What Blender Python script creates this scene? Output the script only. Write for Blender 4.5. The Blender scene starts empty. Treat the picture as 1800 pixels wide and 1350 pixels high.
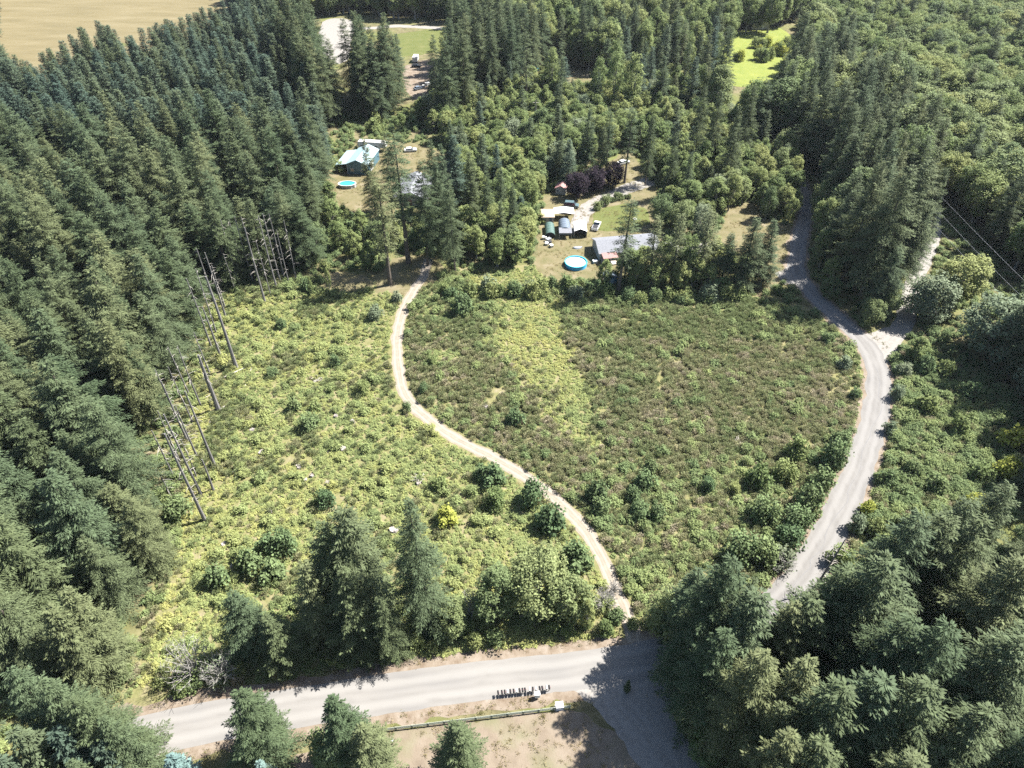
import bpy, math, random, time
_t0 = time.time()
import numpy as np
from mathutils import Vector, Matrix

# ------------------------------------------------------------------ camera, sky, sun, exposure
sc = bpy.context.scene
COL = sc.collection
CAM_H = 110.0
TILT = math.radians(41.3)
FPX = 1250.0            # focal length in pixels of the 1800 wide photograph
cam = bpy.data.cameras.new('camera'); camo = bpy.data.objects.new('camera', cam); COL.objects.link(camo)
camo.location = (0, 0, CAM_H); camo.rotation_euler = (math.pi/2 - TILT, 0, 0)
cam.sensor_width = 36.0; cam.lens = 36.0*FPX/1800.0; cam.clip_end = 6000; cam.clip_start = 1
sc.camera = camo

SUN_EL = math.radians(52); SUN_AZ = math.radians(68)      # azimuth from +Y towards +X
wd = bpy.data.worlds.new('World'); sc.world = wd; wd.use_nodes = True
wn = wd.node_tree.nodes; wl = wd.node_tree.links
bg = wn['Background']; sky = wn.new('ShaderNodeTexSky'); sky.sky_type = 'NISHITA'; sky.sun_disc = False
sky.sun_elevation = SUN_EL; sky.sun_rotation = SUN_AZ
wl.new(sky.outputs[0], bg.inputs[0]); bg.inputs[1].default_value = 0.06
sl = bpy.data.lights.new('sun', 'SUN'); sl.energy = 5.0; sl.angle = math.radians(0.53); sl.color = (1.0, 0.965, 0.915)
so = bpy.data.objects.new('sun', sl); COL.objects.link(so)
sdir = Vector((math.sin(SUN_AZ)*math.cos(SUN_EL), math.cos(SUN_AZ)*math.cos(SUN_EL), math.sin(SUN_EL)))
so.rotation_euler = (-sdir).to_track_quat('-Z', 'Y').to_euler(); so.location = (120, 60, 200)
sc.view_settings.view_transform = 'Standard'; sc.view_settings.look = 'None'
sc.view_settings.exposure = 2.0; sc.view_settings.gamma = 1.0
sc.cycles.max_bounces = 5; sc.cycles.diffuse_bounces = 3; sc.cycles.glossy_bounces = 2
sc.cycles.transmission_bounces = 3; sc.cycles.transparent_max_bounces = 4
sc.cycles.use_denoising = False
sc.cycles.caustics_reflective = False; sc.cycles.caustics_refractive = False

rng = np.random.default_rng(11)
random.seed(5)

# ------------------------------------------------------------------ where things stand on the ground
def at(px, py, z=0.0):
    """world x, y of the spot seen at a photograph pixel, on the level z"""
    u = (px-900)/FPX; v = (675-py)/FPX
    dy = math.cos(TILT)+v*math.sin(TILT); dz = -math.sin(TILT)+v*math.cos(TILT)
    t = (z-CAM_H)/dz
    return (u*t, dy*t)
def proj(x, y, z=0.0):
    zz = np.asarray(z)-CAM_H
    d = y*math.cos(TILT)-zz*math.sin(TILT); v = y*math.sin(TILT)+zz*math.cos(TILT)
    return 900+FPX*x/d, 675-FPX*v/d, FPX/d
def W(pts, z=0.0): return np.array([at(p[0], p[1], z) for p in pts])
def inpoly(x, y, poly):
    x = np.atleast_1d(x); y = np.atleast_1d(y); c = np.zeros(x.shape, bool)
    n = len(poly); j = n-1
    for i in range(n):
        xi, yi = poly[i]; xj, yj = poly[j]
        if yi != yj:
            c ^= ((yi > y) != (yj > y)) & (x < (xj-xi)*(y-yi)/(yj-yi)+xi)
        j = i
    return c
def catmull(P, n=10):
    P = np.asarray(P, float); Q = np.vstack([2*P[0]-P[1], P, 2*P[-1]-P[-2]]); out = []
    for i in range(1, len(Q)-2):
        for t in np.linspace(0, 1, n, endpoint=False):
            a, b, c, d = Q[i-1], Q[i], Q[i+1], Q[i+2]
            out.append(.5*((2*b)+(-a+c)*t+(2*a-5*b+4*c-d)*t*t+(-a+3*b-3*c+d)*t**3))
    out.append(P[-1]); return np.array(out)
_tab = np.random.default_rng(3).random((256, 256))
def vnoise(x, y, s):
    x = np.asarray(x)/s+500; y = np.asarray(y)/s+500
    xi = np.floor(x).astype(int); yi = np.floor(y).astype(int); fx = x-xi; fy = y-yi
    fx = fx*fx*(3-2*fx); fy = fy*fy*(3-2*fy)
    g = lambda a, b: _tab[a % 256, b % 256]
    return (g(xi, yi)*(1-fx)+g(xi+1, yi)*fx)*(1-fy)+(g(xi, yi+1)*(1-fx)+g(xi+1, yi+1)*fx)*fy
def dist_line(x, y, L):
    d = np.full(np.shape(x), 1e9)
    for a, b in zip(L[:-1], L[1:]):
        ab = b-a; t = np.clip(((x-a[0])*ab[0]+(y-a[1])*ab[1])/max(ab@ab, 1e-9), 0, 1)
        d = np.minimum(d, np.hypot(x-a[0]-t*ab[0], y-a[1]-t*ab[1]))
    return d

# ------------------------------------------------------------------ materials
def nodes_of(name):
    m = bpy.data.materials.new(name); m.use_nodes = True
    nt = m.node_tree; nt.nodes.clear(); o = nt.nodes.new('ShaderNodeOutputMaterial')
    return m, nt, o
def ramp(nt, stops):
    r = nt.nodes.new('ShaderNodeValToRGB'); e = r.color_ramp.elements
    while len(e) < len(stops): e.new(0.5)
    for k, (p, c) in zip(e, stops): k.position = p; k.color = (*c, 1)
    return r
def foliage(name, stops, transl=0.25, fine=0.35, use='random', scale=0.9, rough=0.75):
    """leaf material: hue picked per plant, lighter and darker leaves by a small-scale noise"""
    m, nt, o = nodes_of(name); N = nt.nodes.new; L = nt.links.new
    r = ramp(nt, stops)
    if use == 'random':
        oi = N('ShaderNodeObjectInfo'); src = oi.outputs['Random']
    else:
        a = N('ShaderNodeAttribute'); a.attribute_type = 'INSTANCER'; a.attribute_name = 'tint'; src = a.outputs['Fac']
    L(src, r.inputs[0])
    tc = N('ShaderNodeTexCoord'); nz = N('ShaderNodeTexNoise'); nz.inputs['Scale'].default_value = scale; nz.inputs['Detail'].default_value = 3
    L(tc.outputs['Object'], nz.inputs['Vector'])
    mr = N('ShaderNodeMapRange'); mr.inputs[1].default_value = .3; mr.inputs[2].default_value = .7
    mr.inputs[3].default_value = 1-fine; mr.inputs[4].default_value = 1+fine; L(nz.outputs[0], mr.inputs[0])
    mx = N('ShaderNodeVectorMath'); mx.operation = 'SCALE'; L(r.outputs[0], mx.inputs[0]); L(mr.outputs[0], mx.inputs['Scale'])
    p = N('ShaderNodeBsdfPrincipled'); p.inputs['Roughness'].default_value = rough; p.inputs['Specular IOR Level'].default_value = .15
    L(mx.outputs[0], p.inputs['Base Color'])
    t = N('ShaderNodeBsdfTranslucent'); L(mx.outputs[0], t.inputs[0])
    s = N('ShaderNodeMixShader'); s.inputs[0].default_value = transl; L(p.outputs[0], s.inputs[1]); L(t.outputs[0], s.inputs[2])
    L(s.outputs[0], o.inputs[0]); return m
def surf(name, stops, scale=1.0, detail=4, rough=.85, spec=.3, bump=0.0, bscale=None, metallic=0, stretch=(1, 1, 1), second=None, coord='Object', tracks=None):
    m, nt, o = nodes_of(name); N = nt.nodes.new; L = nt.links.new
    tc = N('ShaderNodeTexCoord'); mp = N('ShaderNodeMapping'); mp.inputs['Scale'].default_value = stretch
    L(tc.outputs[coord], mp.inputs[0])
    nz = N('ShaderNodeTexNoise'); nz.inputs['Scale'].default_value = scale; nz.inputs['Detail'].default_value = detail
    nz.inputs['Roughness'].default_value = .62
    L(mp.outputs[0], nz.inputs['Vector']); r = ramp(nt, stops); L(nz.outputs[0], r.inputs[0]); colr = r.outputs[0]
    if second:                                  # (scale, lo, hi, colour, amount): a second patchy colour
        n2 = N('ShaderNodeTexNoise'); n2.inputs['Scale'].default_value = second[0]; n2.inputs['Detail'].default_value = 5
        L(mp.outputs[0], n2.inputs['Vector']); mr = N('ShaderNodeMapRange'); mr.inputs[1].default_value = second[1]; mr.inputs[2].default_value = second[2]
        mr.inputs[4].default_value = second[4]; L(n2.outputs[0], mr.inputs[0])
        mx = N('ShaderNodeMix'); mx.data_type = 'RGBA'; L(mr.outputs[0], mx.inputs[0]); L(colr, mx.inputs[6]); mx.inputs[7].default_value = (*second[3], 1)
        colr = mx.outputs[2]
    if tracks:                                  # (colour, amount, centre colour): worn wheel tracks along a strip
        av = N('ShaderNodeAttribute'); av.attribute_name = 'across'; ab = N('ShaderNodeMath'); ab.operation = 'ABSOLUTE'
        n5 = N('ShaderNodeTexNoise'); n5.inputs['Scale'].default_value = .25; n5.inputs['Detail'].default_value = 4; L(mp.outputs[0], n5.inputs['Vector'])
        ad = N('ShaderNodeMath'); ad.operation = 'MULTIPLY_ADD'; L(n5.outputs[0], ad.inputs[0]); ad.inputs[1].default_value = .5; L(av.outputs['Fac'], ad.inputs[2])
        sb = N('ShaderNodeMath'); sb.operation = 'SUBTRACT'; L(ad.outputs[0], sb.inputs[0]); sb.inputs[1].default_value = .25; L(sb.outputs[0], ab.inputs[0])
        tr_ = ramp(nt, [(0, (.45,)*3), (.22, (0,)*3), (.42, (1,)*3), (.56, (1,)*3), (.78, (0,)*3), (1, (.25,)*3)]); L(ab.outputs[0], tr_.inputs[0])
        ml = N('ShaderNodeMath'); ml.operation = 'MULTIPLY'; L(tr_.outputs[0], ml.inputs[0]); ml.inputs[1].default_value = tracks[1]
        m5 = N('ShaderNodeMix'); m5.data_type = 'RGBA'; L(ml.outputs[0], m5.inputs[0]); L(colr, m5.inputs[6]); m5.inputs[7].default_value = (*tracks[0], 1); colr = m5.outputs[2]
    p = N('ShaderNodeBsdfPrincipled'); p.inputs['Roughness'].default_value = rough; p.inputs['Specular IOR Level'].default_value = spec
    p.inputs['Metallic'].default_value = metallic; L(colr, p.inputs['Base Color'])
    if bump:
        n3 = N('ShaderNodeTexNoise'); n3.inputs['Scale'].default_value = bscale or scale*4; n3.inputs['Detail'].default_value = 5
        L(mp.outputs[0], n3.inputs['Vector']); b = N('ShaderNodeBump'); b.inputs['Strength'].default_value = 1; b.inputs['Distance'].default_value = bump
        L(n3.outputs[0], b.inputs['Height']); L(b.outputs[0], p.inputs['Normal'])
    L(p.outputs[0], o.inputs[0]); return m
def plain(name, c, rough=.6, spec=.4, metallic=0, var=.12, scale=3):
    lo = tuple(x*(1-var) for x in c); hi = tuple(min(1, x*(1+var)) for x in c)
    return surf(name, [(.3, lo), (.7, hi)], scale, 3, rough, spec, metallic=metallic)
M = {}
M['fir'] = foliage('fir_needles', [(0, (.058, .084, .042)), (.35, (.084, .104, .049)), (.65, (.068, .096, .051)), (1, (.108, .122, .056))], 0.22)
M['fir_blue'] = foliage('blue_fir_needles', [(0, (.050, .080, .060)), (.5, (.066, .094, .062)), (1, (.086, .107, .054))], 0.2)
M['fir_pale'] = foliage('pale_needles', [(0, (.10, .118, .056)), (1, (.122, .136, .064))], 0.22)
M['spruce'] = foliage('spruce_needles', [(0, (.10, .16, .15)), (1, (.13, .19, .17))], .12)
M['alder'] = foliage('alder_leaves', [(0, (.125, .170, .064)), (.4, (.168, .210, .080)), (.75, (.20, .235, .090)), (1, (.245, .265, .102))], 0.4)
M['maple'] = foliage('maple_leaves', [(0, (.108, .150, .066)), (.5, (.146, .184, .080)), (1, (.19, .22, .094))], 0.38)
M['willow'] = foliage('grey_green_leaves', [(0, (.15, .19, .115)), (1, (.19, .22, .135))], 0.35)
M['shrub'] = foliage('shrub_leaves', [(0, (.085, .132, .060)), (.5, (.115, .160, .070)), (1, (.15, .19, .08))], 0.32, .5)
M['plum'] = foliage('purple_leaves', [(0, (.020, .014, .022)), (1, (.028, .018, .026))], .12)
M['lime'] = foliage('yellow_green_leaves', [(0, (.30, .33, .07)), (1, (.34, .35, .08))], 0.4)
M['bramble'] = foliage('bramble_leaves', [(0, (.145, .195, .085)), (.35, (.215, .26, .105)), (.6, (.265, .298, .118)), (.8, (.305, .322, .120)), (1, (.35, .342, .128))], 0.45, .45, 'tint', 1.6)
M['broom'] = foliage('broom_stems', [(0, (.165, .20, .088)), (.5, (.222, .230, .116)), (.8, (.262, .252, .140)), (1, (.33, .29, .20))], 0.4, .4, 'tint', 1.8)
M['grass'] = foliage('grass_blades', [(0, (.13, .16, .05)), (.5, (.24, .225, .095)), (1, (.36, .295, .16))], 0.4, .3, 'tint', 2)
M['bark'] = surf('fir_bark', [(.3, (.06, .048, .038)), (.7, (.13, .11, .09))], 3, 5, stretch=(4, 4, .6), bump=.03)
M['bark_grey'] = surf('grey_bark', [(.3, (.15, .14, .125)), (.7, (.30, .28, .25))], 3, 5, stretch=(3, 3, .8), bump=.02)
M['snag'] = surf('weathered_dead_wood', [(.3, (.085, .080, .078)), (.7, (.19, .18, .172))], 2, 5, stretch=(4, 4, .5), bump=.02)
M['log'] = surf('bleached_log_wood', [(.3, (.24, .22, .19)), (.7, (.40, .37, .33))], 2, 4)
M['twig'] = surf('bare_grey_twigs', [(.3, (.20, .19, .17)), (.7, (.30, .285, .26))], 2, 3)
M['ground'] = surf('forest_ground', [(.3, (.060, .055, .030)), (.5, (.11, .098, .052)), (.7, (.17, .145, .085))], .35, 8, .95, .1, bump=.12, bscale=1.5, second=(.06, .42, .62, (.10, .115, .035), .8))
M['clearing'] = surf('clearing_floor', [(.3, (.10, .105, .040)), (.5, (.14, .132, .060)), (.7, (.185, .158, .10))], .5, 8, .95, .1, bump=.1, bscale=2)  # colour lightened to offset the shade in gaps between the brambles
M['asphalt'] = surf('worn_asphalt', [(.3, (.138, .131, .121)), (.7, (.178, .169, .156))], .5, 8, .9, .2, bump=.01, bscale=12, stretch=(.35, 1, 1), second=(.25, .5, .7, (.115, .111, .107), .7), tracks=((.20, .192, .178), .6))
M['chipseal'] = surf('worn_chipseal', [(.3, (.120, .114, .106)), (.7, (.158, .151, .141))], .5, 8, .9, .2, bump=.01, bscale=12, stretch=(1, .35, 1), second=(.3, .5, .7, (.105, .100, .095), .75), tracks=((.182, .175, .165), .6))
M['shoulder'] = surf('dirt_shoulder', [(.3, (.105, .078, .054)), (.5, (.155, .125, .094)), (.7, (.20, .17, .138))], .6, 8, .95, .1, bump=.05, bscale=4)
M['path'] = surf('dirt_track', [(.3, (.155, .130, .098)), (.5, (.185, .158, .123)), (.7, (.215, .19, .155))], .7, 8, .95, .1, bump=.05, bscale=5, tracks=((.25, .225, .188), .7))
M['gravel'] = surf('pale_gravel', [(.3, (.150, .140, .125)), (.7, (.215, .203, .185))], 1.2, 8, .95, .1, bump=.04, bscale=6, tracks=((.225, .213, .195), .5))
M['dry_field'] = surf('dry_mown_grass', [(.3, (.105, .088, .046)), (.5, (.128, .107, .058)), (.7, (.152, .129, .075))], .12, 8, .95, .1, bump=.05, bscale=4, stretch=(.25, 1, 1))
M['bare_lot'] = surf('bare_dirt_and_stubble', [(.3, (.125, .100, .074)), (.5, (.155, .126, .094)), (.72, (.185, .155, .12))], .35, 8, .95, .1, bump=.05, bscale=4, second=(.14, .5, .68, (.115, .115, .062), .75))
M['lawn'] = surf('summer_lawn', [(.3, (.070, .085, .026)), (.6, (.092, .100, .034)), (.75, (.13, .122, .055))], .25, 7, .95, .1, bump=.04, bscale=5)
M['yard'] = surf('dry_yard', [(.3, (.092, .088, .040)), (.55, (.130, .112, .062)), (.75, (.172, .147, .10))], .25, 7, .95, .1, bump=.04, bscale=5)
M['meadow'] = surf('bright_meadow', [(.3, (.115, .145, .034)), (.7, (.165, .18, .045))], .2, 7, .95, .1, bump=.1, bscale=2)
M['seal'] = plain('crack_seal', (.125, .122, .12), .8, .2)
M['white'] = plain('white_paint', (.55, .55, .54), .5, .3, var=.05)
M['offwhite'] = plain('off_white_sheet', (.42, .41, .38), .6, .3, var=.08)
M['teal_wall'] = plain('teal_metal_siding', (.055, .115, .145), .45, .5, var=.08)
M['teal_roof'] = surf('pale_teal_metal_roof', [(.3, (.22, .32, .34)), (.7, (.29, .38, .40))], 1, 3, .35, .5, stretch=(6, .3, 1))
M['shingle'] = surf('grey_shingle', [(.3, (.12, .125, .137)), (.7, (.175, .18, .195))], 2.5, 6, .85, .3, bump=.02)
M['rust_roof'] = plain('faded_red_roof', (.24, .13, .12), .7, .3, var=.15)
M['tan'] = plain('tan_roof_sheet', (.30, .235, .175), .7, .3, var=.12)
M['green'] = plain('dark_green_sheet', (.062, .105, .09), .5, .4, var=.1)
M['bluegrey'] = plain('blue_grey_sheet', (.10, .125, .155), .5, .4, var=.1)
M['dark'] = plain('dark_interior', (.03, .03, .033), .8, .2)
M['black'] = plain('black_plastic', (.018, .018, .020), .75, .15)
M['rubber'] = plain('tyre_rubber', (.025, .025, .025), .85, .2)
M['glass'] = plain('window_glass', (.03, .04, .05), .08, .6, var=.2)
M['wood'] = plain('weathered_wood', (.34, .31, .26), .8, .2, var=.2)
M['fencewood'] = plain('grey_green_fence_wood', (.24, .255, .205), .85, .2, var=.15)
M['siding'] = plain('pale_siding', (.33, .32, .30), .7, .3, var=.06)
M['red'] = plain('red_paint', (.42, .03, .05), .35, .5)
M['car_grey'] = plain('dark_teal_car_paint', (.07, .11, .12), .3, .5)
M['blue'] = plain('blue_liner', (.03, .30, .55), .5, .4)
M['aqua'] = plain('turquoise_liner', (.03, .33, .42), .5, .4)
M['water'] = plain('pool_water_with_glare', (.38, .52, .55), .08, .5, var=.06)  # light liner and glare on the water, both put into this pale colour
M['tarp'] = plain('blue_tarp', (.03, .12, .40), .5, .4)
M['metal'] = plain('galvanised_metal', (.40, .41, .42), .4, .5, metallic=.6)
M['wire'] = plain('aluminium_wire', (.50, .50, .52), .4, .5, metallic=.3)
M['stone'] = surf('grey_stone', [(.3, (.26, .25, .24)), (.7, (.46, .45, .43))], 3, 5, .9, .2, bump=.03)
M['stump'] = plain('stump_wood', (.24, .215, .195), .9, .1, var=.25)

# ------------------------------------------------------------------ mesh helpers
def mesh_arrays(name, V, F, mats, mi=None, smooth=False):
    """V (n,3), F list of (k,m) int arrays of equal-length faces"""
    me = bpy.data.meshes.new(name); V = np.asarray(V, np.float32)
    me.vertices.add(len(V)); me.vertices.foreach_set('co', V.ravel())
    sizes = np.concatenate([np.full(len(f), f.shape[1], np.int32) for f in F])
    loops = np.concatenate([np.asarray(f, np.int32).ravel() for f in F])
    me.loops.add(len(loops)); me.loops.foreach_set('vertex_index', loops)
    me.polygons.add(len(sizes)); st = np.zeros(len(sizes), np.int32); st[1:] = np.cumsum(sizes)[:-1]
    me.polygons.foreach_set('loop_start', st)
    if mi is not None: me.polygons.foreach_set('material_index', np.asarray(mi, np.int32))
    if smooth: me.polygons.foreach_set('use_smooth', np.ones(len(sizes), bool))
    for m in mats: me.materials.append(m)
    me.update(calc_edges=True); me.validate(); return me
class MB:
    def __init__(s): s.v = []; s.f = []
    def add(s, V, F):
        k = len(s.v); s.v += [tuple(map(float, p)) for p in V]; s.f += [tuple(i+k for i in f) for f in F]; return s
    def box(s, x0, x1, y0, y1, z0, z1):
        return s.add([(x0, y0, z0), (x1, y0, z0), (x1, y1, z0), (x0, y1, z0), (x0, y0, z1), (x1, y0, z1), (x1, y1, z1), (x0, y1, z1)],
                     [(0, 3, 2, 1), (4, 5, 6, 7), (0, 1, 5, 4), (1, 2, 6, 5), (2, 3, 7, 6), (3, 0, 4, 7)])
    def extrude(s, prof, y0, y1, axis='y'):
        """profile in (x,z) pushed along y (or in (y,z) pushed along x)"""
        n = len(prof)
        f = (lambda p, t: (p[0], t, p[1])) if axis == 'y' else (lambda p, t: (t, p[0], p[1]))
        V = [f(p, y0) for p in prof]+[f(p, y1) for p in prof]
        F = [tuple(range(n)), tuple(range(2*n-1, n-1, -1))]+[(i, (i+1) % n, n+(i+1) % n, n+i) for i in range(n)]
        return s.add(V, F)
    def tube(s, pts, rad, n=6, cap=True):
        P = [Vector(tuple(float(c) for c in p)) for p in pts]; V = []
        for i, p in enumerate(P):
            d = (P[min(i+1, len(P)-1)]-P[max(i-1, 0)]).normalized()
            a = d.orthogonal().normalized() if abs(d.z) < .9 else Vector((1, 0, 0)).cross(d).normalized(); b = d.cross(a)
            r = float(rad[i] if hasattr(rad, '__len__') else rad)
            V += [p+r*(math.cos(2*math.pi*k/n)*a+math.sin(2*math.pi*k/n)*b) for k in range(n)]
        F = [(i*n+k, i*n+(k+1) % n, (i+1)*n+(k+1) % n, (i+1)*n+k) for i in range(len(P)-1) for k in range(n)]
        if cap: F += [tuple(range(n-1, -1, -1)), tuple((len(P)-1)*n+k for k in range(n))]
        return s.add(V, F)
    def lathe(s, prof, n=32, sx=1, sy=1, c=(0, 0)):
        V = [(c[0]+sx*r*math.cos(2*math.pi*k/n), c[1]+sy*r*math.sin(2*math.pi*k/n), z) for r, z in prof for k in range(n)]
        F = [(i*n+k, i*n+(k+1) % n, (i+1)*n+(k+1) % n, (i+1)*n+k) for i in range(len(prof)-1) for k in range(n)]
        return s.add(V, F)
    def disc(s, r, z, n=32, sx=1, sy=1):
        return s.add([(sx*r*math.cos(2*math.pi*k/n), sy*r*math.sin(2*math.pi*k/n), z) for k in range(n)], [tuple(range(n))])
    def mesh(s, name, mat):
        me = bpy.data.meshes.new(name); me.from_pydata(s.v, [], s.f); me.materials.append(mat); me.update(); return me
def tag(o, label=None, cat=None, group=None, kind=None):
    for k, v in (('label', label), ('category', cat), ('group', group), ('kind', kind)):
        if v: o[k] = v
    return o
def link(name, me, parent=None, loc=(0, 0, 0), rz=0):
    o = bpy.data.objects.new(name, me); COL.objects.link(o); o.location = loc; o.rotation_euler = (0, 0, rz); o.parent = parent; return o
def thing(name, label, cat, xy, rz=0, group=None, z=0):
    return tag(link(name, None, None, (xy[0], xy[1], z), rz), label, cat, group)
def part(name, mb, mat, parent): return link(name, mb.mesh(name, M[mat]), parent)
def solo(name, mb, mat, label, cat, xy, rz=0, group=None, z=0):
    return tag(link(name, mb.mesh(name, M[mat]), None, (xy[0], xy[1], z), rz), label, cat, group)

# ------------------------------------------------------------------ the ground, roads, yards
def grid_ground():
    xs = np.concatenate([[-3000, -1200], np.arange(-420, 421, 6), [1200, 3000]]); ys = np.concatenate([[-1500, -300], np.arange(0, 661, 6), [1200, 4000]])
    X, Y = np.meshgrid(xs, ys); nx = len(xs); ny = len(ys)
    V = np.stack([X.ravel(), Y.ravel(), np.zeros(X.size)], 1)
    i = np.arange((nx-1)*(ny-1)); a = i//(nx-1)*nx+i % (nx-1)
    return mesh_arrays('ground', V, [np.stack([a, a+1, a+nx+1, a+nx], 1)], [M['ground']])
tag(link('ground', grid_ground()), kind='structure')
def strip(name, pts_px, w0, w1, z, mat, jit=.25, kind='structure', world=False, n=12):
    C = catmull(pts_px if world else W(pts_px), n)
    T = np.gradient(C, axis=0); T /= np.linalg.norm(T, axis=1)[:, None]; Nn = np.stack([-T[:, 1], T[:, 0]], 1)
    wd_ = np.linspace(w0, w1, len(C))/2
    l = wd_+jit*(vnoise(C[:, 0], C[:, 1], 2.1)-.5)*2; r = wd_+jit*(vnoise(C[:, 0]+77, C[:, 1]+31, 2.1)-.5)*2
    V = []
    cols = (-1, -.75, -.55, -.4, -.2, 0, .2, .4, .55, .75, 1)
    for k in cols:
        w = np.where(k < 0, l, r)
        V.append(np.c_[C+Nn*(k*w)[:, None], np.full(len(C), z)])
    V = np.concatenate(V); m = len(C); i = np.arange(m-1)
    F = np.concatenate([np.stack([q*m+i, q*m+i+1, (q+1)*m+i+1, (q+1)*m+i], 1) for q in range(len(cols)-1)])[:, ::-1]
    me = mesh_arrays(name, V, [F], [M[mat]]); at_ = me.attributes.new('across', 'FLOAT', 'POINT'); at_.data.foreach_set('value', np.repeat(np.array(cols, np.float32), m)); o = link(name, me)
    if kind: o['kind'] = kind
    return o, C
PATCHES = []
def patch(name, px, z, mat, jit=.8, n=8, world=False):
    """a flat yard or field with an uneven rim"""
    P = np.asarray(px, float) if world else W(px)
    P = np.vstack([P, P[:1]]); C = catmull(P, n)[:-1]
    C = C+np.stack([vnoise(C[:, 0], C[:, 1], 2.5)-.5, vnoise(C[:, 0]+55, C[:, 1], 2.5)-.5], 1)*2*jit
    PATCHES.append(C)
    mb = MB().add([(x, y, z) for x, y in C], [tuple(range(len(C)))])
    area = sum(C[i-1][0]*C[i][1]-C[i][0]*C[i-1][1] for i in range(len(C)))
    if area < 0: mb.f = [tuple(reversed(mb.f[0]))]
    o = link(name, mb.mesh(name, M[mat])); o['kind'] = 'structure'; return o
ROAD = [(60, 1345), (230, 1298), (430, 1258), (620, 1228), (800, 1202), (1000, 1180), (1130, 1160), (1240, 1130), (1330, 1090), (1395, 1035), (1447, 955), (1492, 865),
        (1525, 780), (1543, 700), (1541, 645), (1517, 600), (1470, 558), (1430, 518), (1402, 480), (1402, 440), (1410, 400), (1418, 360), (1408, 325), (1385, 300), (1350, 270)]
BRANCH = [(1535, 640), (1565, 600), (1590, 565), (1600, 520), (1618, 470), (1635, 432), (1642, 400), (1640, 360)]
DRIVE = [(1060, 1185), (1090, 1235), (1150, 1310), (1215, 1400), (1270, 1480)]
PATH = [(1116, 1128), (1102, 1085), (1083, 1040), (1052, 972), (1012, 912), (950, 857), (880, 812), (800, 770), (742, 728), (710, 688), (700, 640), (698, 590), (710, 545), (727, 510), (745, 485), (752, 455)]
main_pts = ROAD[:9]; right_pts = ROAD[8:]
_, C_sh = strip('road_shoulder', ROAD[:9], 10.5, 9.5, .006, 'shoulder', .9)
strip('road_verge', ROAD[8:], 8.6, 5.0, .007, 'shoulder', .8)
_, C_main = strip('road', ROAD[:9], 6.6, 6.2, .014, 'asphalt', .16)
_, C_right = strip('road', ROAD[8:], 6.2, 3.6, .018, 'chipseal', .45)
_, C_branch = strip('side_road', BRANCH, 5.0, 4.0, .012, 'gravel', .3)
_, C_drive = strip('driveway', DRIVE, 5.0, 5.0, .0105, 'gravel', 1.2)
_, C_path = strip('dirt_track', PATH, 2.7, 2.9, .012, 'path', .35)
patch('clearing_floor', [(215, 1225), (270, 1010), (300, 900), (320, 700), (360, 555), (400, 495), (600, 480), (690, 500), (760, 475), (940, 465), (1070, 495), (1330, 512), (1480, 570), (1560, 612), (1660, 625), (1800, 700), (1850, 850), (1560, 935), (1390, 1075), (1200, 1150), (1060, 1150), (800, 1178), (400, 1240)], .002, 'clearing', 1)
patch('road_junction', [(1512, 590), (1535, 583), (1562, 574), (1588, 566), (1592, 590), (1566, 615), (1556, 650), (1535, 650), (1522, 615)], .010, 'gravel', .3)
patch('gravel_apron', [(960, 1200), (1010, 1190), (1100, 1150), (1180, 1150), (1196, 1200), (1190, 1260), (1270, 1400), (1160, 1400), (1075, 1275), (1020, 1225)], .0075, 'gravel', .8)
patch('bare_lot', [(520, 1330), (640, 1290), (820, 1268), (1000, 1246), (1062, 1278), (1138, 1345), (1190, 1450), (900, 1500), (560, 1480), (480, 1390)], .003, 'bare_lot', .6)
patch('mown_field', W([(-150, 60), (-20, 70), (60, 90), (130, 60), (190, 30), (270, 45), (350, 15), (420, -5), (500, -20), (520, -120), (250, -150), (-250, -100), (-400, 0)], 12), .004, 'dry_field', 2, world=True)
patch('barn_yard', [(580, 350), (578, 310), (600, 290), (660, 250), (700, 250), (770, 265), (800, 320), (775, 355), (690, 372), (620, 380)], .004, 'yard', 1)
patch('homestead_yard', [(940, 480), (945, 400), (960, 345), (1000, 325), (1080, 280), (1110, 265), (1135, 310), (1160, 350), (1165, 430), (1215, 440), (1190, 460), (1040, 492), (1000, 500)], .004, 'yard', 1)
patch('lawn', [(1040, 390), (1048, 372), (1075, 362), (1105, 358), (1135, 368), (1140, 392), (1110, 404), (1050, 404)], .010, 'lawn', .5)
strip('gravel_drive', [(1012, 410), (1020, 385), (1040, 362), (1075, 345), (1110, 328), (1150, 318)], 5.5, 6.5, .014, 'gravel', .6)
patch('meadow', [(1235, 432), (1262, 405), (1285, 365), (1330, 360), (1352, 385), (1395, 402), (1390, 430), (1395, 470), (1345, 520), (1325, 515), (1330, 470), (1290, 440)], .004, 'yard', 1)
patch('gravel_turnout', [(1360, 480), (1400, 465), (1405, 495), (1380, 500)], .011, 'gravel', .4)
patch('gravel_turnout', [(1180, 440), (1225, 428), (1262, 424), (1265, 436), (1220, 446), (1190, 452)], .011, 'gravel', .4)
patch('forest_opening', [(660, 515), (660, 480), (700, 455), (760, 450), (780, 480), (750, 505), (710, 520)], .006, 'yard', 1)
patch('forest_opening', [(560, 505), (580, 480), (640, 485), (650, 505), (600, 515)], .006, 'yard', 1)
patch('dirt_clearing', [(712, 115), (760, 105), (775, 130), (765, 165), (725, 172), (708, 140)], .004, 'shoulder', 1)
patch('far_lawn', [(690, 60), (770, 54), (778, 85), (700, 98)], .004, 'lawn', 1)
strip('far_lane', [(600, 50), (660, 49), (700, 46), (780, 50), (850, 56)], 5, 5, .010, 'gravel', .6)
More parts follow.
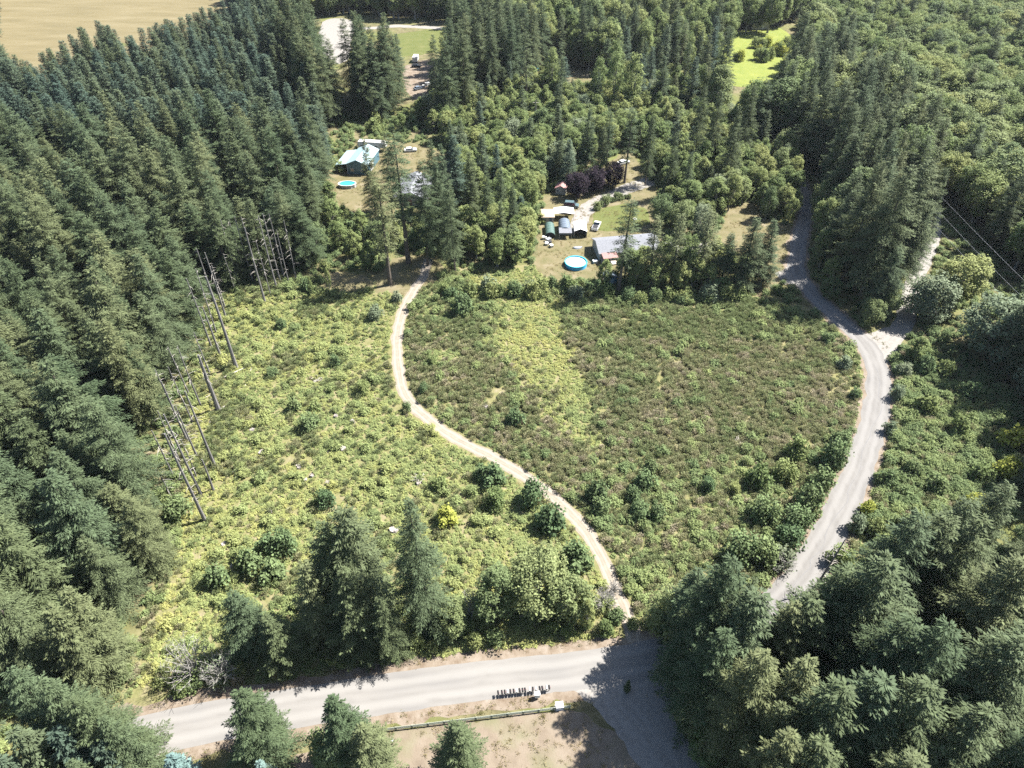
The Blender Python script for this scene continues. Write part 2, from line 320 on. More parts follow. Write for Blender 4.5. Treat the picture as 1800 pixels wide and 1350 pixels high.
patch('gravel_lot', [(560, 105), (565, 42), (600, 32), (622, 45), (612, 100), (590, 112)], .006, 'gravel', 1)
patch('bright_meadow', [(1245, 90), (1270, 66), (1310, 52), (1370, 50), (1420, 85), (1425, 130), (1360, 150), (1290, 150), (1250, 130)], .006, 'meadow', 2)
patch('dirt_clearing', [(960, 125), (985, 112), (1050, 110), (1055, 130), (1010, 142), (965, 145)], .006, 'yard', 1)
patch('dirt_clearing', [(1660, 1260), (1800, 1170), (1900, 1250), (1800, 1350), (1700, 1330)], .004, 'shoulder', 1)
# dark wandering crack seal along the middle of the right hand road
ck = C_right[(C_right[:, 1] > 66) & (C_right[:, 1] < 132)][::2]
ckp = np.array([[x+1.5*(vnoise(x, y, 9)-.5)+(vnoise(x+9, y, 2.4)-.5)*1.6, y] for x, y in ck])
o, _ = strip('crack_seal', ckp, .12, .12, .024, 'seal', .05, None, True, 5); o.parent = bpy.data.objects['road.001']

# ------------------------------------------------------------------ plant forms
def cards(C, D, S, L, Wd):
    """diamond leaf faces: centre base C, long axis D, width axis S"""
    L = np.asarray(L)[:, None]; Wd = np.asarray(Wd)[:, None]
    V = np.stack([C, C+D*L*.45+S*Wd*.5, C+D*L, C+D*L*.45-S*Wd*.5], 1).reshape(-1, 3)
    return V, np.arange(len(V)).reshape(-1, 4)
def unit(a): return a/np.maximum(np.linalg.norm(a, axis=-1, keepdims=True), 1e-9)
def trunk_geo(h, r, n=7, bend=0., seed=0, rings=7, top=.02):
    g = np.random.default_rng(seed); ph = g.random()*6.28
    mb = MB(); t = np.linspace(0, 1, rings)
    mb.tube([(bend*math.cos(ph)*math.sin(2.2*q), bend*math.sin(ph)*math.sin(2.2*q), h*q-.15*(q == 0)) for q in t], [r*(1-q)**.8*(1.0 if q > 0 else 1.25)+top for q in t], n)
    return mb
def fir_geo(seed, h, rmax, cs, power=.8, droop=.28, dens=1.0, gap=0.0, lift=0.0):
    """whorls of flat drooping boughs, each a fan of needle sprays, with missing and broken boughs"""
    g = np.random.default_rng(seed)
    tr = trunk_geo(h*.985, h*.0125, 7, .15, seed)
    z = cs*h; az0 = g.random()*6.28; A = [[], [], [], [], []]; lop = g.random(2)*6.28
    while z < h*.985:
        t = min(1.0, (h-z)/(h*(1-cs)))
        dz = (.26+.66*t)*(h/28)**.5/dens*g.uniform(.75, 1.25); nb = 4 if t < .12 else (5 if t < .4 else 7)
        az0 += 2.4+g.normal()*.5
        for b in range(nb):
            if g.random() < gap*min(1, .3+t): continue
            az = az0+b*6.283/nb+g.normal()*(.75-.4*t); zb = z+g.uniform(0, dz)
            L = rmax*(t**power)*(1-.30*t**5)*g.uniform(.5, 1.2)*(1+.13*math.sin(az+lop[0])+.10*math.sin(2*az+lop[1]+z*.3))+.3
            el = math.radians(40*(1-t)**1.5-14*t+lift+g.normal()*8)
            ax = np.array([math.cos(az), math.sin(az), 0]); sd = np.array([-ax[1], ax[0], 0])
            n = max(3, int(L/.235)); s = np.linspace(.10, 1, n)
            P = ax*(s*L*math.cos(el))[:, None]; P[:, 2] = zb+s*L*math.sin(el)-droop*L*s**2*.6+.14*L*np.maximum(0, s-.6)**2
            for sg in (-1, 1):
                ll = (.40*L*(1-s)**.8*np.minimum(1, s*3.2)+.25)*g.uniform(.65, 1.2, n)
                cnt = np.minimum(8, np.maximum(1, np.round(ll/.25))).astype(int)
                for j in range(cnt.max()):
                    ok = cnt > j; nn = int(ok.sum()); f = (ll*(j/cnt))[ok]
                    d = unit(ax*.78+sd*sg*.74+np.array([0, 0, -.20])+g.normal(size=(nn, 3))*.18)
                    C = P[ok]+d*f[:, None]+g.normal(size=(nn, 3))*.06
                    C[:, 2] -= .12*f*f+g.uniform(0, .16, nn)
                    d[:, 2] -= .12+.16*f; d = unit(d)
                    S = unit(np.cross(d, np.array([0, 0, 1.]))+g.normal(size=(nn, 3))*.42)
                    for k, q in zip(A, (C, d, S, g.uniform(.38, .72, nn), g.uniform(.10, .19, nn))): k.append(q)
            d = unit(ax+np.array([0, 0, -.1])+g.normal(size=(2, 3))*.15)
            for k, q in zip(A, (np.repeat(P[-1:], 2, 0), d, unit(np.cross(d, [0, 0, 1.])+g.normal(size=(2, 3))*.3), np.full(2, .7), np.full(2, .28))): k.append(q)
        z += dz
    V, F = cards(*[np.concatenate(q) for q in A])
    return tr, V, F
def leaf_clumps(g, cen, rad, per, size, flat=.0, up=.45):
    n = len(cen)*per
    c = np.repeat(cen, per, 0); r = np.repeat(rad, per)
    d = unit(g.normal(size=(n, 3))); d[:, 2] = d[:, 2]*(1-flat)+.18; 
    P = c+d*(r*g.uniform(.45, 1.05, n)**.6)[:, None]
    nrm = unit(d*.8+np.array([0, 0, up])+g.normal(size=(n, 3))*.55)
    a = unit(np.cross(nrm, g.normal(size=(n, 3)))); b = np.cross(nrm, a)
    L = g.uniform(size*.7, size*1.3, n)
    return cards(P, a, b, L, L*g.uniform(.6, .85, n))
def broad_geo(seed, h, r, base=.2, n=70, per=90, size=.36, cr=.16, shape='round', bark_r=.018, limbs=9):
    g = np.random.default_rng(seed)
    d = unit(g.normal(size=(n, 3))); q = g.uniform(.35, 1, n)**.45
    zc = h*(1+base)/2; hz = h*(1-base)/2*.93
    c = d*q[:, None]*np.array([r*.88, r*.88, hz])
    if shape == 'cone':
        t = (c[:, 2]+hz)/(2*hz); f = 1.18*(1-t)**.55+.12; c[:, 0] *= f; c[:, 1] *= f
    if shape == 'oval':
        t = (c[:, 2]+hz)/(2*hz); f = 1.1-.35*t; c[:, 0] *= f; c[:, 1] *= f
    ph = g.random(3)*6.28
    ang = np.arctan2(c[:, 1], c[:, 0]); c[:, :2] *= (1+.16*np.sin(2*ang+ph[0])+.12*np.sin(3*ang+ph[1]))[:, None]
    c[:, 2] += zc
    V, F = leaf_clumps(g, c, g.uniform(.6, 1.25, n)*r*cr*1.5, per, size, 0, .85)
    mb = trunk_geo(h*.72, h*bark_r, 7, h*.02, seed)
    for i in np.argsort(-q)[:limbs]:
        z0 = h*g.uniform(.15, .5); e = c[i]; mid = (np.array([0, 0, z0])*.45+e*.55); mid[2] -= .05*h
        mb.tube([(0, 0, z0), tuple(mid), tuple(e)], [h*bark_r*.5, h*bark_r*.33, .03], 5, False)
    return mb, V, F
def shrub_geo(seed, h, r, n=14, per=60, size=.26, up=.7):
    g = np.random.default_rng(seed); d = unit(g.normal(size=(n, 3))); d[:, 2] = np.abs(d[:, 2])
    c = d*g.uniform(.35, .8, n)[:, None]*np.array([r, r, h*.9]); c[:, 2] += h*.12
    V, F = leaf_clumps(g, c, g.uniform(.25, .42, n)*min(r, h), per, size, 0, up); V[:, 2] = np.maximum(V[:, 2], .02)
    return V, F
def broom_geo(seed, h=1.3, r=.75, n=60, m=90):
    g = np.random.default_rng(seed); a = g.random(n)*6.28; q = g.random(n)**.6
    top = np.stack([np.cos(a)*q*r, np.sin(a)*q*r, h*(1-.35*q**2)*g.uniform(.55, 1.05, n)], 1)
    bot = top*np.array([.45, .45, .35])*g.uniform(.7, 1.2, (n, 1)); d = top-bot; L = np.linalg.norm(d, axis=1)
    d = unit(d+g.normal(size=(n, 3))*.12); s = unit(np.cross(d, g.normal(size=(n, 3))))
    V1, F1 = cards(bot, d, s, L*1.1, g.uniform(.07, .14, n))
    a = g.random(m)*6.28; q = g.random(m)**.55; P = np.stack([np.cos(a)*q*r, np.sin(a)*q*r, h*(.92-.45*q**2)*g.uniform(.6, 1.05, m)], 1)
    d = unit(np.stack([np.cos(a)*.7, np.sin(a)*.7, np.full(m, .55)], 1)+g.normal(size=(m, 3))*.35); nr = unit(np.array([0, 0, 1.])+g.normal(size=(m, 3))*.45); s = unit(np.cross(d, nr))
    V2, F2 = cards(P, d, s, g.uniform(.22, .42, m), g.uniform(.09, .17, m))
    return np.vstack([V1, V2]), np.vstack([F1, F2+len(V1)])
def grass_geo(seed, h=.4, n=26):
    g = np.random.default_rng(seed); p = np.c_[g.normal(size=(n, 2))*.28, np.zeros(n)]
    d = unit(np.c_[g.normal(size=(n, 2))*.55, np.ones(n)]); s = unit(np.cross(d, g.normal(size=(n, 3))))
    return cards(p, d, s, g.uniform(.5, 1.1, n)*h, g.uniform(.05, .10, n))

QUADS = []
FORMS = {}      # name -> (trunk mesh, crown mesh, joined mesh, height, radius)
def make_form(name, geo, h, r, leaf, bark='bark'):
    mb, V, F = geo
    tm = mb.mesh('trunk', M[bark]); cm = mesh_arrays('crown', V, [F], [M[leaf]])
    def joined():
        tv = np.array(mb.v); k = len(V); quads = np.array([[i+k for i in f] for f in mb.f if len(f) == 4])
        return mesh_arrays('tree', np.vstack([V, tv]), [F, quads], [M[leaf], M[bark]], np.r_[np.zeros(len(F)), np.ones(len(quads))])
    jm = joined; QUADS.append((name, len(F)))
    FORMS[name] = (tm, cm, jm, h, r)
WF = 1.4                      # crowns modelled this much wider than the scale factors below assume
for i, (h, r, cs, pw, dr, de, gp, lf) in enumerate([
        (28, 5.4, .10, .84, .28, 1.0, .14, 4), (30, 6.0, .16, .76, .36, .92, .20, 0), (26, 4.8, .06, .90, .24, 1.05, .12, 6),
        (32, 5.6, .22, .72, .40, .85, .28, -4), (27, 5.8, .08, .82, .45, .95, .16, 0)]):
    make_form('fir_%d' % i, fir_geo(20+i, h, r*WF, cs, pw, dr, de, gp, lf), h, r*WF, 'fir')
for i, (h, r, cs) in enumerate([(22, 3.3, .08), (24, 3.8, .12), (20, 3.1, .05)]):
    make_form('blue_%d' % i, fir_geo(40+i, h, r, cs, .82, .18, 1.0, .08, 10), h, r, 'fir_blue')
make_form('open_fir', fir_geo(51, 34, 6.2*WF, .07, .98, .52, .9, .16, -6), 34, 6.2*WF, 'fir')
make_form('spar_fir', fir_geo(52, 34, 3.8, .34, .60, .40, .80, .35, -6), 34, 3.8, 'fir')
make_form('spar_fir_b', fir_geo(53, 30, 3.4, .18, .60, .35, .75, .35, -4), 30, 3.4, 'fir_pale')
make_form('pale_fir', fir_geo(54, 24, 4.6*WF, .05, .84, .30, 1.0, .12, 2), 24, 4.6*WF, 'fir_pale')
make_form('spruce', fir_geo(55, 14, 3.4, .04, .85, .1, 1.25, .03, 8), 14, 3.4, 'spruce')
for i, (h, r, b, n, per, sz, shp) in enumerate([(15, 4.0, .12, 85, 85, .38, 'oval'), (18, 4.4, .18, 95, 90, .40, 'round'), (13, 3.6, .10, 70, 85, .36, 'cone'), (16, 3.2, .15, 75, 85, .36, 'oval')]):
    make_form('alder_%d' % i, broad_geo(60+i, h, r, b, n, per, sz, .17, shp), h, r, 'alder', 'bark_grey')
for i, (h, r, b, n, per, sz, shp) in enumerate([(13, 5.2, .08, 110, 85, .42, 'round'), (11, 4.4, .05, 90, 80, .42, 'round'), (15, 5.0, .1, 110, 85, .42, 'oval')]):
    make_form('maple_%d' % i, broad_geo(70+i, h, r, b, n, per, sz, .17, shp), h, r, 'maple', 'bark_grey')
make_form('plum', broad_geo(80, 9, 4.6, .08, 90, 80, .40, .17, 'round'), 9, 4.6, 'plum')
make_form('silver', broad_geo(81, 14, 5.2, .08, 100, 85, .42, .17, 'oval'), 14, 5.2, 'willow', 'bark_grey')
make_form('thin_alder', broad_geo(82, 22, 3.0, .3, 55, 70, .36, .22, 'oval', .011), 22, 3.0, 'alder', 'bark_grey')
SHRUB = {}
for i, (h, r, n, per, sz) in enumerate([(2.6, 2.0, 26, 45, .36), (2.0, 1.7, 22, 42, .34), (3.2, 2.3, 30, 45, .36)]):
    for leaf in ('shrub', 'maple', 'alder', 'lime', 'willow'):
        SHRUB[leaf, i] = mesh_arrays('shrub', *[(lambda v, f: (v, [f]))(*shrub_geo(90+i, h, r, n, per, sz))][0], [M[leaf]])
LOW = {}
for i in range(4):
    v, f = shrub_geo(120+i, .55, 1.0, 12, 20, .20, 2.0); LOW['bramble', i] = mesh_arrays('bramble', v, [f], [M['bramble']])
    v, f = broom_geo(130+i, 1.25+.15*i, .8); LOW['broom', i] = mesh_arrays('broom', v, [f], [M['broom']])
    v, f = grass_geo(140+i); LOW['grass', i] = mesh_arrays('grass', v, [f], [M['grass']])
    v, f = shrub_geo(150+i, 2.0, 1.5, 14, 40, .30, 1.1); LOW['bush', i] = mesh_arrays('bush', v, [f], [M['bramble']])

def stuff(name, forms, P, rot, scl, idx, tint, label, cat):
    """one object: many plants nobody could count, spread over points by geometry nodes"""
    n = len(P)
    me = bpy.data.meshes.new(name); me.vertices.add(n); me.vertices.foreach_set('co', np.asarray(P, np.float32).ravel())
    for nm, ty, arr, key in (('rot', 'FLOAT_VECTOR', rot, 'vector'), ('scl', 'FLOAT_VECTOR', scl, 'vector'), ('idx', 'INT', idx, 'value'), ('tint', 'FLOAT', tint, 'value')):
        a = me.attributes.new(nm, ty, 'POINT'); a.data.foreach_set(key, np.asarray(arr, np.int32 if ty == 'INT' else np.float32).ravel())
    o = tag(link(name, me), label, cat, None, 'stuff')
    pc = bpy.data.collections.new(name+'_forms')
    for i, fm in enumerate(forms):
        pc.objects.link(bpy.data.objects.new(name+'_form_%02d' % i, fm))
    ng = bpy.data.node_groups.new(name, 'GeometryNodeTree')
    ng.interface.new_socket('Geometry', in_out='INPUT', socket_type='NodeSocketGeometry'); ng.interface.new_socket('Geometry', in_out='OUTPUT', socket_type='NodeSocketGeometry')
    N = ng.nodes.new; L = ng.links.new
    gi = N('NodeGroupInput'); go = N('NodeGroupOutput'); m2p = N('GeometryNodeMeshToPoints'); ip = N('GeometryNodeInstanceOnPoints'); ci = N('GeometryNodeCollectionInfo')
    ci.inputs[0].default_value = pc; ci.inputs['Separate Children'].default_value = True; ci.inputs['Reset Children'].default_value = True
    def attr(nm, ty):
        a = N('GeometryNodeInputNamedAttribute'); a.data_type = ty; a.inputs[0].default_value = nm; return a.outputs[0]
    L(gi.outputs[0], m2p.inputs[0]); L(m2p.outputs[0], ip.inputs['Points']); L(ci.outputs[0], ip.inputs['Instance']); ip.inputs['Pick Instance'].default_value = True
    L(attr('idx', 'INT'), ip.inputs['Instance Index']); L(attr('rot', 'FLOAT_VECTOR'), ip.inputs['Rotation']); L(attr('scl', 'FLOAT_VECTOR'), ip.inputs['Scale'])
    L(ip.outputs[0], go.inputs[0])
    md = o.modifiers.new('plants', 'NODES'); md.node_group = ng
    return o

# ------------------------------------------------------------------ where the trees stand
# picture-plane outlines of the open ground: no scattered tree may stand in or hang over these
OPEN = [
 [(0, -60), (0, 85), (45, 108), (100, 72), (165, 34), (230, 55), (290, 32), (340, 20), (395, -5), (395, -60)],
 [(322, 1010), (335, 930), (305, 860), (285, 780), (335, 640), (380, 510), (470, 512), (600, 518), (690, 510), (745, 480), (790, 500), (880, 485), (990, 500), (1080, 530), (1330, 530),
  (1420, 550), (1480, 590), (1515, 578), (1560, 585), (1595, 566), (1590, 610), (1660, 640), (1730, 720), (1760, 800), (1700, 870), (1620, 890), (1530, 910), (1450, 985), (1370, 1075), (1310, 985), (1210, 1030), (1165, 1110), (1110, 1115),
  (1050, 1040), (950, 960), (850, 960), (740, 890), (700, 900), (560, 890), (500, 970), (420, 1030), (340, 1050)],
 [(215, 1330), (260, 1275), (420, 1240), (640, 1215), (800, 1180), (1030, 1140), (1165, 1130), (1180, 1200), (1130, 1240), (1190, 1350), (1190, 1400), (200, 1400)],
 [(582, 350), (585, 300), (600, 245), (690, 240), (735, 262), (770, 262), (755, 305), (700, 330), (660, 330), (640, 360), (600, 362)],
 [(940, 480), (948, 370), (970, 315), (1010, 318), (1095, 272), (1125, 275), (1125, 330), (1150, 365), (1150, 440), (1040, 478)],
 [(1240, 430), (1270, 400), (1290, 362), (1345, 362), (1395, 402), (1400, 390), (1425, 392), (1415, 470), (1440, 520), (1400, 530), (1330, 510), (1345, 470), (1290, 440)],
 [(1395, 318), (1425, 312), (1425, 345), (1395, 340)],
 [(572, 38), (606, 38), (604, 98), (575, 98)], [(690, 44), (765, 42), (752, 86), (722, 92)], [(716, 112), (758, 108), (752, 166), (720, 168)],
 [(1285, 74), (1330, 68), (1390, 104), (1380, 112), (1300, 104)],
 [(1480, 500), (1600, 500), (1595, 570), (1570, 572), (1500, 578)],
 [(1630, 415), (1660, 415), (1645, 455), (1628, 455)],
 [(1000, 115), (1040, 112), (1040, 135), (1005, 140)],
 [(1640, 340), (1800, 480), (1800, 520), (1700, 460), (1635, 400)],
]
NOBASE = [W(p) for p in ([(560, 120), (560, 30), (640, 30), (800, 40), (790, 180), (700, 180)], [(945, 500), (945, 320), (1140, 255), (1180, 450)])]
LINES = [(C_main, 6.0), (C_right, 4.4), (C_branch, 3.5), (C_drive, 4.5), (C_path, 3.5)]
def open_ok(x, y, h, r, low=.25):
    ok = np.ones(len(x), bool)
    for s, rr in ((low, .75), (.5, .6), (.75, .35), (.97, .05)):
        for k in (-1, 0, 1):
            px, py, _ = proj(x+k*r*rr, y, h*s)
            for p in OPEN: ok &= ~inpoly(px, py, p)
    return ok
TREES = []      # kind, form, x, y, h, radius scale, label, group
EXPL = []
def plant(form, xy, h, rs=1.0, label=None, group=None, kind=None):
    kind = kind or ('broadleaf' if form.split('_')[0] in ('alder', 'maple', 'plum', 'silver', 'thin') else 'conifer')
    if form in ('open_fir', 'pale_fir') or form.startswith('fir_'): rs = rs/WF
    TREES.append([kind, form, xy[0], xy[1], h, rs, label, group]); return TREES[-1]
def P_top(form, px, py, h, rs=1.0, label=None, group=None):
    t = plant(form, at(px, py, h*.985), h, rs, label, group); EXPL.append((t[2], t[3], FORMS[form][4]*h/FORMS[form][3]*t[5])); return t
def P_base(form, px, py, h, rs=1.0, label=None, group=None):
    t = plant(form, at(px, py), h, rs, label, group); EXPL.append((t[2], t[3], FORMS[form][4]*h/FORMS[form][3]*t[5])); return t

LOOK = {'fir_0': 'evenly tapered ', 'fir_1': 'wide-shouldered ', 'fir_2': 'tightly branched ', 'fir_3': 'gappy ', 'fir_4': 'drooping ', 'pale_fir': 'pale ', 'open_fir': 'spreading ', 'spar_fir': 'bare-stemmed ',
        'blue_0': 'slender ', 'blue_1': 'stout ', 'blue_2': 'small pointed ', 'alder_0': 'oval-crowned ', 'alder_1': 'round-crowned ', 'alder_2': 'cone-crowned ', 'alder_3': 'slim-crowned ', 'maple_0': 'spreading ', 'maple_1': 'low spreading ', 'maple_2': 'tall oval ', 'silver': 'silvery ', 'thin_alder': 'thin '}
# trees one can point at
P_top('open_fir', 727, 882, 34, 1.12, 'tall fir with long drooping boughs beside the paved road', 'firs between road and clearing')
g1 = 'firs between road and clearing'
P_top('fir_4', 600, 893, 30, 1.4, 'broad grey-green fir crowding the long-boughed fir by the road', g1)
P_top('fir_1', 556, 925, 27, 1.3, 'dense fir in the clump beside the paved road', g1)
P_top('pale_fir', 530, 992, 23, 1.2, 'paler pointed fir at the edge of the roadside clump', g1)
P_top('fir_2', 600, 1010, 22, 1.45, 'dense fir in the clump beside the paved road', g1)
P_top('fir_4', 668, 1050, 17, 1.2, 'dense fir in the clump beside the paved road', g1)
P_top('fir_1', 405, 1050, 17, 1.6, 'short bushy fir behind the half-dead tree', g1)
P_top('fir_2', 470, 1080, 15, 1.8, 'dark low fir shading the road bank', g1)
g2 = 'leafy trees between track and road'
P_top('maple_2', 870, 1005, 13, .95, 'leafy green maple next to the long-boughed fir', g2)
P_top('maple_0', 950, 985, 14, 1.0, 'large rounded maple shading the road bank', g2)
P_top('maple_1', 1000, 1020, 11, .9, 'large rounded maple shading the road bank', g2)
P_top('maple_1', 790, 1060, 9, .8, 'small leafy tree under the long-boughed fir', g2)
P_top('alder_2', 1035, 1060, 8, .7, 'loose young tree at the bottom of the dirt track', g2)
g3 = 'conifers south of the paved road'
P_top('fir_4', 425, 1213, 20, 1.45, 'stout pale fir standing on the lot side of the road', g3)
P_top('fir_2', 588, 1232, 20, 1.5, 'dark-tipped fir beside the pale rail fence end', g3)
P_top('pale_fir', 630, 1275, 17, 1.5, 'yellowish fir leaning against the dark-tipped fir', g3)
P_top('maple_1', 575, 1300, 10, .8, 'leafy bush-like tree in front of the dark-tipped fir')
P_top('fir_2', 800, 1268, 18, 1.5, 'lone fir standing in the bare lot', g3)
P_top('spruce', 300, 1332, 12, 1.0, 'pale blue spruce beside the road bend', g3)
P_top('spruce', 458, 1342, 10, .8, 'small blue spruce under the stout pale fir', g3)
for px, py, h, f in [(30, 1285, 22, 'blue_1'), (70, 1195, 26, 'fir_0'), (135, 1225, 24, 'fir_4'), (180, 1265, 20, 'fir_2'), (20, 1180, 26, 'fir_1'), (100, 1290, 20, 'blue_0'), (165, 1310, 16, 'blue_2'), (0, 1330, 20, 'blue_1'), (120, 1340, 18, 'fir_2')]:
    P_top(f, px, py, h, 1.2, LOOK[f]+'fir in the corner stand where the road leaves the houses', 'corner stand of firs by the road')
g4 = 'tall firs behind the head of the dirt track'
P_base('spar_fir', 686, 500, 32, 1.45, 'tall fir with bare lower trunk at the head of the dirt track', g4)
P_base('spar_fir', 718, 462, 39, 1.35, 'tallest thin-crowned fir in front of the grey roof', g4)
P_base('fir_3', 752, 466, 32, 1.1, 'tall fir with bare lower trunk at the head of the dirt track', g4)
P_base('fir_0', 778, 452, 30, .95, 'full fir beside the grey roof', g4)
P_base('fir_3', 800, 478, 27, 1.1, 'full fir beside the grey roof', g4)
P_top('blue_0', 846, 236, 20, 1.1, 'blue-green fir in the thicket by the grey roof', g4); P_top('blue_1', 872, 255, 17, 1.0, 'blue-green fir in the thicket by the grey roof', g4)
P_base('fir_2', 812, 292, 17, 1.35, 'twin yellowish cedar at the edge of the barn yard', 'cedars by the barn yard'); P_base('fir_2', 795, 288, 16, 1.25, 'twin yellowish cedar at the edge of the barn yard', 'cedars by the barn yard')
g5 = 'trees along the back edge of the clearing'
P_base('spar_fir', 1087, 512, 28, 1.3, 'tall thin fir in front of the long grey-roofed house', g5)
P_base('spar_fir_b', 1140, 505, 22, 1.35, 'thin pale conifer in front of the long grey-roofed house', g5)
P_base('spar_fir_b', 1178, 500, 22, 1.35, 'thin pale conifer in front of the long grey-roofed house', g5)
P_base('spar_fir_b', 1226, 500, 23, 1.6, 'pale bushy conifer with bare grey lower trunk', g5)
P_base('fir_0', 1300, 510, 22, 1.6, 'dark fir beside the dry meadow', g5); P_base('fir_2', 1338, 500, 20, 1.5, 'dark fir beside the dry meadow', g5)
P_base('fir_1', 1265, 505, 17, 1.5, 'dark fir beside the dry meadow', g5)
for px, py, h, f in [(1105, 500, 12, 'alder_3'), (1125, 490, 11, 'alder_0'), (1160, 492, 13, 'alder_3'), (1200, 498, 12, 'alder_0'), (1245, 490, 13, 'alder_2'), (1062, 500, 8, 'alder_2'), (1115, 508, 9, 'alder_0'), (1145, 512, 10, 'alder_2'), (1190, 512, 10, 'alder_0'), (1215, 508, 12, 'alder_3'), (1240, 512, 9, 'alder_0'), (1098, 486, 9, 'alder_2'), (1270, 490, 11, 'alder_3'), (1170, 478, 9, 'alder_0'), (1205, 470, 11, 'alder_1')]:
    P_base(f, px, py, h, 1.15, LOOK[f]+'young alder in the screen before the grey-roofed house', 'alder screen')
g6 = 'big firs in the fork of the roads'
for px, py, h, f, rs in [(1478, 500, 36, 'fir_1', 1.2), (1510, 525, 38, 'fir_3', 1.4), (1545, 505, 37, 'fir_4', 1.3), (1565, 470, 36, 'fir_1', 1.2), (1455, 470, 24, 'fir_0', 1.3), (1500, 460, 34, 'fir_0', 1.2), (1535, 548, 20, 'fir_4', 1.4), (1575, 505, 26, 'fir_1', 1.2), (1595, 470, 30, 'fir_0', 1.1)]:
    P_base(f, px, py, h, rs, ('tallest ' if h > 37.5 else ('low ' if h < 25 else ''))+LOOK[f]+'dark fir in the fork of the two roads', g6)
P_base('maple_1', 1525, 570, 8, .9, 'leafy maple at the point of the road fork')
P_base('maple_1', 1550, 555, 9, .8, 'leafy maple behind the point of the road fork')
P_top('alder_3', 1468, 350, 15, 1.2, 'pale rounded tree on the bank of the upper road', 'pale trees by the upper road'); P_top('silver', 1462, 400, 12, .7, 'grey-green rounded tree on the bank of the upper road', 'pale trees by the upper road')
P_base('maple_2', 1345, 385, 11, .8, 'leafy tree in the dry meadow by the upper road'); P_base('alder_0', 1385, 392, 9, .9, 'bushy tree beside the shaded upper road')
P_base('alder_0', 1280, 370, 13, .9, 'bright leafy tree at the top of the dry meadow'); P_base('silver', 1228, 415, 11, .9, 'silvery tree between the homestead and the meadow')
P_base('alder_1', 1665, 545, 17, 1.45, 'bright green full-crowned tree beside the side road'); P_base('silver', 1622, 562, 14, 1.25, 'blue-grey full tree at the corner of the side road')
P_base('alder_2', 1605, 634, 7, 1.6, 'rounded grey-green bush-tree shading the road junction')
P_base('silver', 1722, 622, 17, 1.3, 'grey-green tree under the power lines')
for px, py, h, f in [(1760, 650, 28, 'fir_1'), (1800, 690, 30, 'fir_3'), (1775, 590, 26, 'fir_0'), (1835, 740, 28, 'fir_4'), (1850, 640, 28, 'fir_1')]:
    P_base(f, px, py, h, 1.15, LOOK[f]+'dark fir at the edge of the shrub field by the power lines', 'dark firs by the power lines')
g7 = 'firs in the corner between both roads'
for px, py, h, f, rs in [(1292, 984, 29, 'fir_3', 1.1), (1228, 1000, 20, 'fir_2', 1.1), (1260, 1040, 24, 'fir_0', 1.1), (1420, 1045, 25, 'fir_4', 1.1), (1405, 1060, 24, 'pale_fir', .9), (1500, 1000, 27, 'fir_1', 1.2), (1570, 1000, 31, 'fir_4', 1.15), (1625, 915, 30, 'fir_3', 1.1),
        (1668, 905, 28, 'fir_1', 1.1), (1730, 915, 28, 'fir_0', 1.1), (1795, 985, 30, 'fir_4', 1.2), (1555, 1195, 27, 'fir_2', 1.4), (1490, 1215, 27, 'fir_4', 1.25), (1380, 1245, 21, 'pale_fir', .9), (1350, 1150, 26, 'fir_1', 1.1), (1690, 1110, 30, 'fir_3', 1.2),
        (1640, 1210, 28, 'fir_4', 1.2), (1740, 1250, 26, 'fir_0', 1.3), (1800, 1130, 30, 'fir_1', 1.2), (1430, 1165, 25, 'pale_fir', 1.0), (1280, 1110, 24, 'fir_1', 1.1), (1385, 1300, 24, 'fir_0', 1.1), (1600, 1090, 28, 'fir_1', 1.2), (1375, 1350, 20, 'fir_1', 1.0), (1450, 1310, 24, 'fir_0', 1.2), (1600, 1330, 24, 'fir_4', 1.2)]:
    P_top(f, px, py, h*1.06, rs*1.32, {'fir_0': 'big evenly tapered', 'fir_1': 'big wide-shouldered', 'fir_2': 'tightly branched', 'fir_3': 'big gappy', 'fir_4': 'big drooping', 'pale_fir': 'sun-paled'}[f]+' fir in the corner woods where driveway meets road', g7)
P_top('maple_0', 1190, 1050, 12, .9, 'dark leafy tree at the junction with the dirt track'); P_top('maple_0', 1225, 1215, 9, .8, 'dark low maple in the shade at the edge of the gravel drive'); P_top('maple_1', 1250, 1275, 9, .9, 'bright leafy tree in the shade of the corner firs')
P_base('fir_2', 1102, 1215, 3.5, 1.2, 'small dark conifer standing in the tree shadow on the gravel')
for px, py in [(1012, 345), (1044, 335), (1078, 325)]:
    P_base('plum', px, py+3, 8.6, .92, 'dark purple-leaved tree by the gravel drive', 'purple-leaved trees')
P_base('alder_0', 1188, 350, 10, 1.1, 'round leafy tree by the gravel drive of the homestead'); P_base('maple_0', 1160, 395, 10, 1.0, 'large round-headed tree at the edge of the green lawn'); P_base('maple_1', 1195, 405, 10, 1.0, 'leafy tree beside the large tree at the lawn')
P_base('alder_2', 580, 510, 7, .5, 'slim young tree at the forest edge by the snags'); P_base('alder_2', 548, 520, 6, .5, 'little leafy tree beside the slim young tree')

